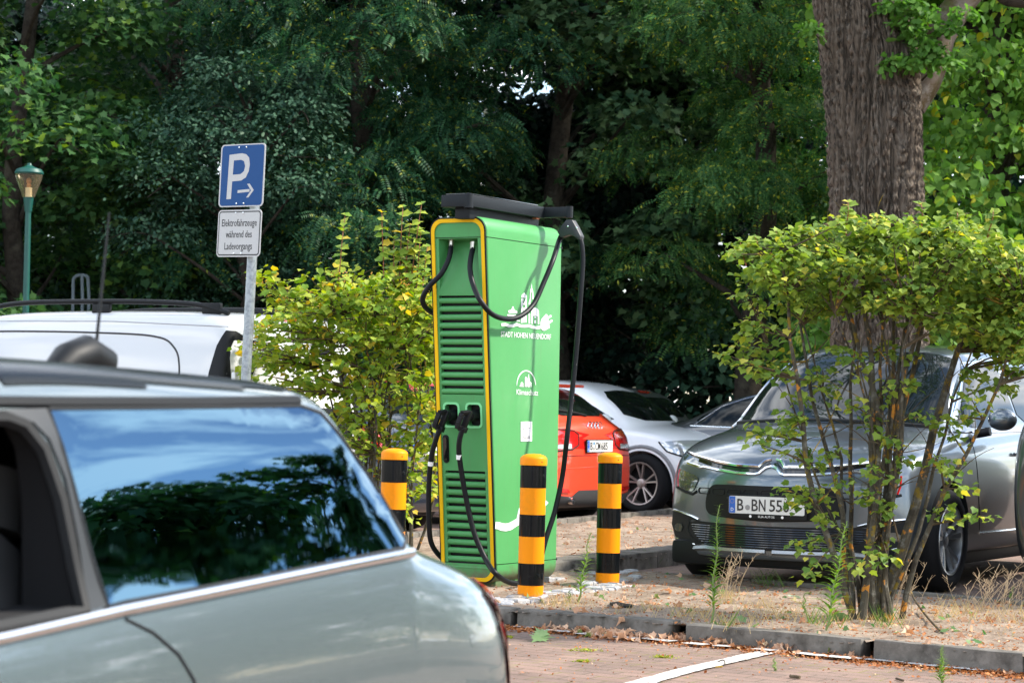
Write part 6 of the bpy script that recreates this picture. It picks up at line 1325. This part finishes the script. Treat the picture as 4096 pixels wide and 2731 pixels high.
def grassfield(n, region, name, mat, hmin, hmax, wid, spread=.5, zf=lambda x, y: 0.0):
    P, N, D, S = [], [], [], []; 
    for _ in range(n):
        x, y = region(); a = random.uniform(0, 6.28); P.append((x, y, zf(x, y))); D.append((spread*math.cos(a), spread*math.sin(a), 1)); N.append((math.cos(a+1.5), math.sin(a+1.5), .2)); S.append(random.uniform(hmin, hmax))
    T = (np.array([(-wid, 0, 0), (wid, 0, 0), (wid*.7, .55, .04), (-wid*.7, .55, .04), (0, 1, .16)]), None)
    TV = T[0]; TF = np.array([(0, 1, 2), (0, 2, 3), (3, 2, 4)]); V, F = scatter((TV, TF), np.array(P), np.array(N), np.array(D), np.array(S)); return tag(npmesh(name, V, F, mat), kind='stuff')
def clumpreg(cs):
    def f():
        (px, py, rx, ry) = random.choice(cs); g = gnd(px+random.gauss(0, rx), py+random.gauss(0, ry), .0); return g.x, g.y
    return f
zs_f = lambda x, y: 0.0
grassfield(1500, clumpreg([(3900, 2470, 90, 20), (4050, 2480, 60, 28), (3350, 2495, 90, 14), (3150, 2480, 80, 14), (2960, 2500, 70, 12), (3560, 2480, 40, 20), (2250, 2425, 60, 9), (3050, 2440, 60, 20), (3800, 2450, 60, 20), (2600, 2450, 90, 5), (2780, 2470, 60, 6), (2900, 2400, 30, 10)]), 'dry_grass', STR, .03, .10, .018, .55)
grassfield(260, clumpreg([(3100, 2345, 26, 5), (3060, 2340, 14, 4), (2600, 2255, 14, 4), (2555, 2252, 8, 4), (3240, 2500, 8, 5), (2870, 2500, 60, 8), (3300, 2510, 40, 6), (3540, 2500, 30, 8), (2245, 2290, 6, 4)]), 'green_grass', GRS, .05, .16, .016, .6)
# seed stalks
sk = MB()
for (px, py) in ((3900, 2440), (3930, 2450), (3960, 2440), (4000, 2450), (3870, 2460), (3990, 2470), (2890, 2400), (2910, 2410), (2940, 2395), (3600, 2440), (2870, 2410), (3640, 2450), (4050, 2440)):
    for j in range(4):
        g = gnd(px+random.gauss(0, 14), py, 0); t = g+Vector((random.gauss(0.05, .09), random.gauss(0, .05), random.uniform(.14, .30))); pts = limb(sk, g, t, .0022, .001, .15, 5, 4)
        for k in range(7): q = pts[2].lerp(pts[-1], random.random()); sk.tube([q, q+Vector((random.gauss(0, .022), random.gauss(0, .02), .025))], .0010, 4)
tag(sk.build('seed_stalks', pm('dry_stalk', (.45, .33, .20), .8)), kind='stuff')
# ---- litter -----------------------------------------------------------------------
LIT = leafmat('leaf_litter', (.26, .085, .03), (.46, .20, .08), .15, rough=.8, c3=(.60, .40, .24)); DRY = leafmat('curled_dry_leaves', (.44, .22, .12), (.66, .46, .32), .25, rough=.7, c3=(.18, .22, .07)); GRL = leafmat('fallen_green_leaves', (.06, .14, .04), (.22, .32, .14), .3)
kl = [A1+ddL*3, A1, A1b, A15, A2, A2+ddR*1.5]
def along(t0, t1, olo, ohi, zb_):
    seg = random.random()*(len(kl)-1); 
    i = int(seg); a, b = kl[i], kl[i+1]; f = seg-i; p = a.lerp(b, f); d = (b-a).normalized(); n = Vector((d.y, -d.x, 0)); n = n if n.y < 0 else -n; p = p+n*(olo+abs(random.gauss(0, 1))*(ohi-olo)); return Vector((p.x, p.y, zb_+nearz(p.y)+.085))
def litter(n, pf, name, mat, T, s0, s1, up=1.0, sp_=.6):
    P, N, D, S = [], [], [], []
    for _ in range(n):
        p = pf(); a = random.uniform(0, 6.28); P.append((p.x, p.y, p.z+random.uniform(0, .012)*up)); N.append((random.gauss(0, sp_), random.gauss(0, sp_), 1)); D.append((math.cos(a), math.sin(a), random.gauss(0, .25))); S.append(random.uniform(s0, s1))
    V, F = scatter(T, np.array(P), np.array(N), np.array(D), np.array(S)); return tag(npmesh(name, V, F, mat), kind='stuff')
litter(12000, lambda: along(0, 1, .0, random.choice((.03, .045, .11)), -.084), 'leaf_litter', LIT, T_OVAL, .010, .026)
T_CURL = tmpl([(0, 0), (.22, .05), (.46, .12), (.40, .36), (.50, .60), (.24, .62), (.10, .78), (0, 1.0), (-.10, .78), (-.24, .62), (-.50, .60), (-.40, .36), (-.46, .12), (-.22, .05)], (0, .38), .75, .9)
def clump2():
    c = random.choice([(2240, 2515), (2360, 2525), (2420, 2540), (2480, 2545), (2590, 2548), (2700, 2555), (2850, 2570), (3080, 2590), (3160, 2600), (3330, 2610), (3430, 2620), (3840, 2640), (3900, 2650), (3960, 2655), (4010, 2660), (4070, 2680), (3700, 2630), (2930, 2575)]); p = gnd(c[0]+random.gauss(0, 30), c[1]+4+abs(random.gauss(0, 7)), -.085); p.z = nearz(p.y)+.004; return p
litter(520, clump2, 'curled_dry_leaves', DRY, T_CURL, .025, .058, 2.2, .8)
def onbed():
    p = gnd(random.uniform(2100, 4096), random.uniform(2330, 2600), 0)
    return p
def bed2():
    while True:
        p = gnd(random.uniform(1900, 4200), random.uniform(2080, 2610), 0); 
        X1 = np.array([p.x]); Y1 = np.array([p.y])
        if inpoly(island, X1, Y1)[0] or inpoly(back, X1, Y1)[0]: p.z = float(sandz(X1, Y1)[0]); return p
litter(5200, bed2, 'bed_litter', LIT, T_OVAL, .008, .024, .6)
litter(200, bed2, 'bed_dry_leaves', DRY, T_CURL, .03, .06, .6, .7)
litter(90, bed2, 'bed_green_leaves', GRL, T_MAPLE, .03, .06, .8, .7)
def nearp():
    p = gnd(random.uniform(1990, 4096), random.uniform(2560, 2731), -.085); p.z = nearz(p.y)+.002; return p
litter(420, nearp, 'paving_crumbs', LIT, T_OVAL, .008, .022, .3)
# single fallen leaves and twigs anyone can point at
def oneleaf(px, py, z, s, mat, label, T=T_MAPLE, rz=0, n=1, group='single fallen leaves'):
    g = gnd(px, py, z); P = np.array([(0, 0, .012)]*n)+rng.normal(size=(n, 3))*.02*np.array([1, 1, .2])*(n > 1); a = rz+np.arange(n)*2.1; D = np.stack([np.cos(a), np.sin(a), .15+0*a], 1); N = np.tile(np.array([[.15, -.25, 1]]), (n, 1))+rng.normal(size=(n, 3))*.25
    V, F = scatter(T, P, N, D, np.full(n, s)*rng.uniform(.8, 1.1, n)); o = npmesh('fallen_leaf', V, F, mat); o.location = (g.x, g.y, nearz(g.y)+.006 if z < 0 else z); tag(o, label, 'leaf', group)
oneleaf(2165, 2560, -.085, .10, GRL, 'crumpled green leaf on the paving nearest the silver hatchback', n=4); oneleaf(2405, 2530, -.085, .09, GRL, 'dark green leaf bunch lying against the kerb leaves', n=4, rz=1); oneleaf(3478, 2605, -.085, .10, GRL, 'green leaf in the gap between two kerb stones', rz=2, n=2); oneleaf(3160, 2390, .01, .10, leafmat('pale_leaf', (.3, .38, .26), (.35, .42, .30), .2), 'pale underside of a large leaf behind the kerb, left of the stems', rz=.4, T=T_HEART); oneleaf(3400, 2480, .01, .11, GRL, 'broad green leaf at the foot of the shrub stems', rz=2.4, T=T_HEART); oneleaf(2395, 2395, .01, .04, GRL, 'small curled leaf right of the feathery weed', T=T_CURL); oneleaf(2985, 2490, .01, .085, GRL, 'green lobed leaf leaning on the kerb behind the long stone', rz=3.)
def moss(px, py, rx, label):
    g = gnd(px, py, -.085); n = 130; P = np.stack([rng.normal(size=n)*rx, rng.normal(size=n)*rx*.8, rng.uniform(.001, .008, n)], 1); V, F = scatter(T_OVAL, P, rng.normal(size=(n, 3))*.6+np.array([0, 0, 1]), rng.normal(size=(n, 3)), rng.uniform(.008, .016, n)); o = npmesh('moss_cushion', V, F, MOS); o.location = (g.x, g.y, nearz(g.y)); tag(o, label, 'moss', 'moss cushions on the paving')
MOS = leafmat('moss', (.20, .24, .02), (.36, .36, .04), .2)
moss(2010, 2549, .03, 'small moss cushion on the paving nearest the silver hatchback'); moss(2340, 2602, .045, 'largest moss cushion on the paving'); moss(2650, 2628, .025, 'flat moss cushion near the white bay line'); moss(2330, 2645, .02, 'small moss cushion below the largest one')
def stick(pts, r, label, z=-.085, mat=None, name='twig'):
    P = [gnd(px, py, z)+Vector((0, 0, h+ (nearz(gnd(px, py, z).y)+.085 if z < 0 else 0))) for px, py, h in pts]; tag(MB().tube(smoothline(P, 4), r, 6).build(name, mat or TWG, smooth=True), label, 'twig')
stick([(3160, 2707, .01), (3200, 2711, .01)], .008, 'thick dark stick piece lying on the paving left of the bottom weed'); stick([(3585, 2715, .008), (3612, 2722, .008)], .006, 'short dark twig on the paving in front of the lichen shrub'); stick([(2870, 2650, .006), (2895, 2655, .02), (2900, 2662, .006)], .003, 'thin curved twig lying on the white bay line'); stick([(2835, 2671, .004), (2890, 2668, .004)], .003, 'thin brown twig on the lower edge of the bay line')
stick([(3770, 2535, .005), (3700, 2470, .02), (3640, 2430, .10), (3600, 2420, .32), (3560, 2420, .55)], .006, 'dead bent branch leaning from the shrub to the kerb', z=.01)
sh = MB(); pp_ = [gnd(*p, .012) for p in ((2438, 2416), (2470, 2412), (2500, 2420), (2535, 2424), (2525, 2431), (2480, 2430), (2455, 2424))]; n = len(pp_); sh.add([p+Vector((0, 0, .012)) for p in pp_]+pp_, [tuple(range(n)), tuple(range(2*n-1, n-1, -1))]+[(i, (i+1) % n, (i+1) % n+n, i+n) for i in range(n)]); tag(sh.build('plastic_shard', BLK), 'flat black plastic shard lying on the sand in front of the second bollard', 'shard')
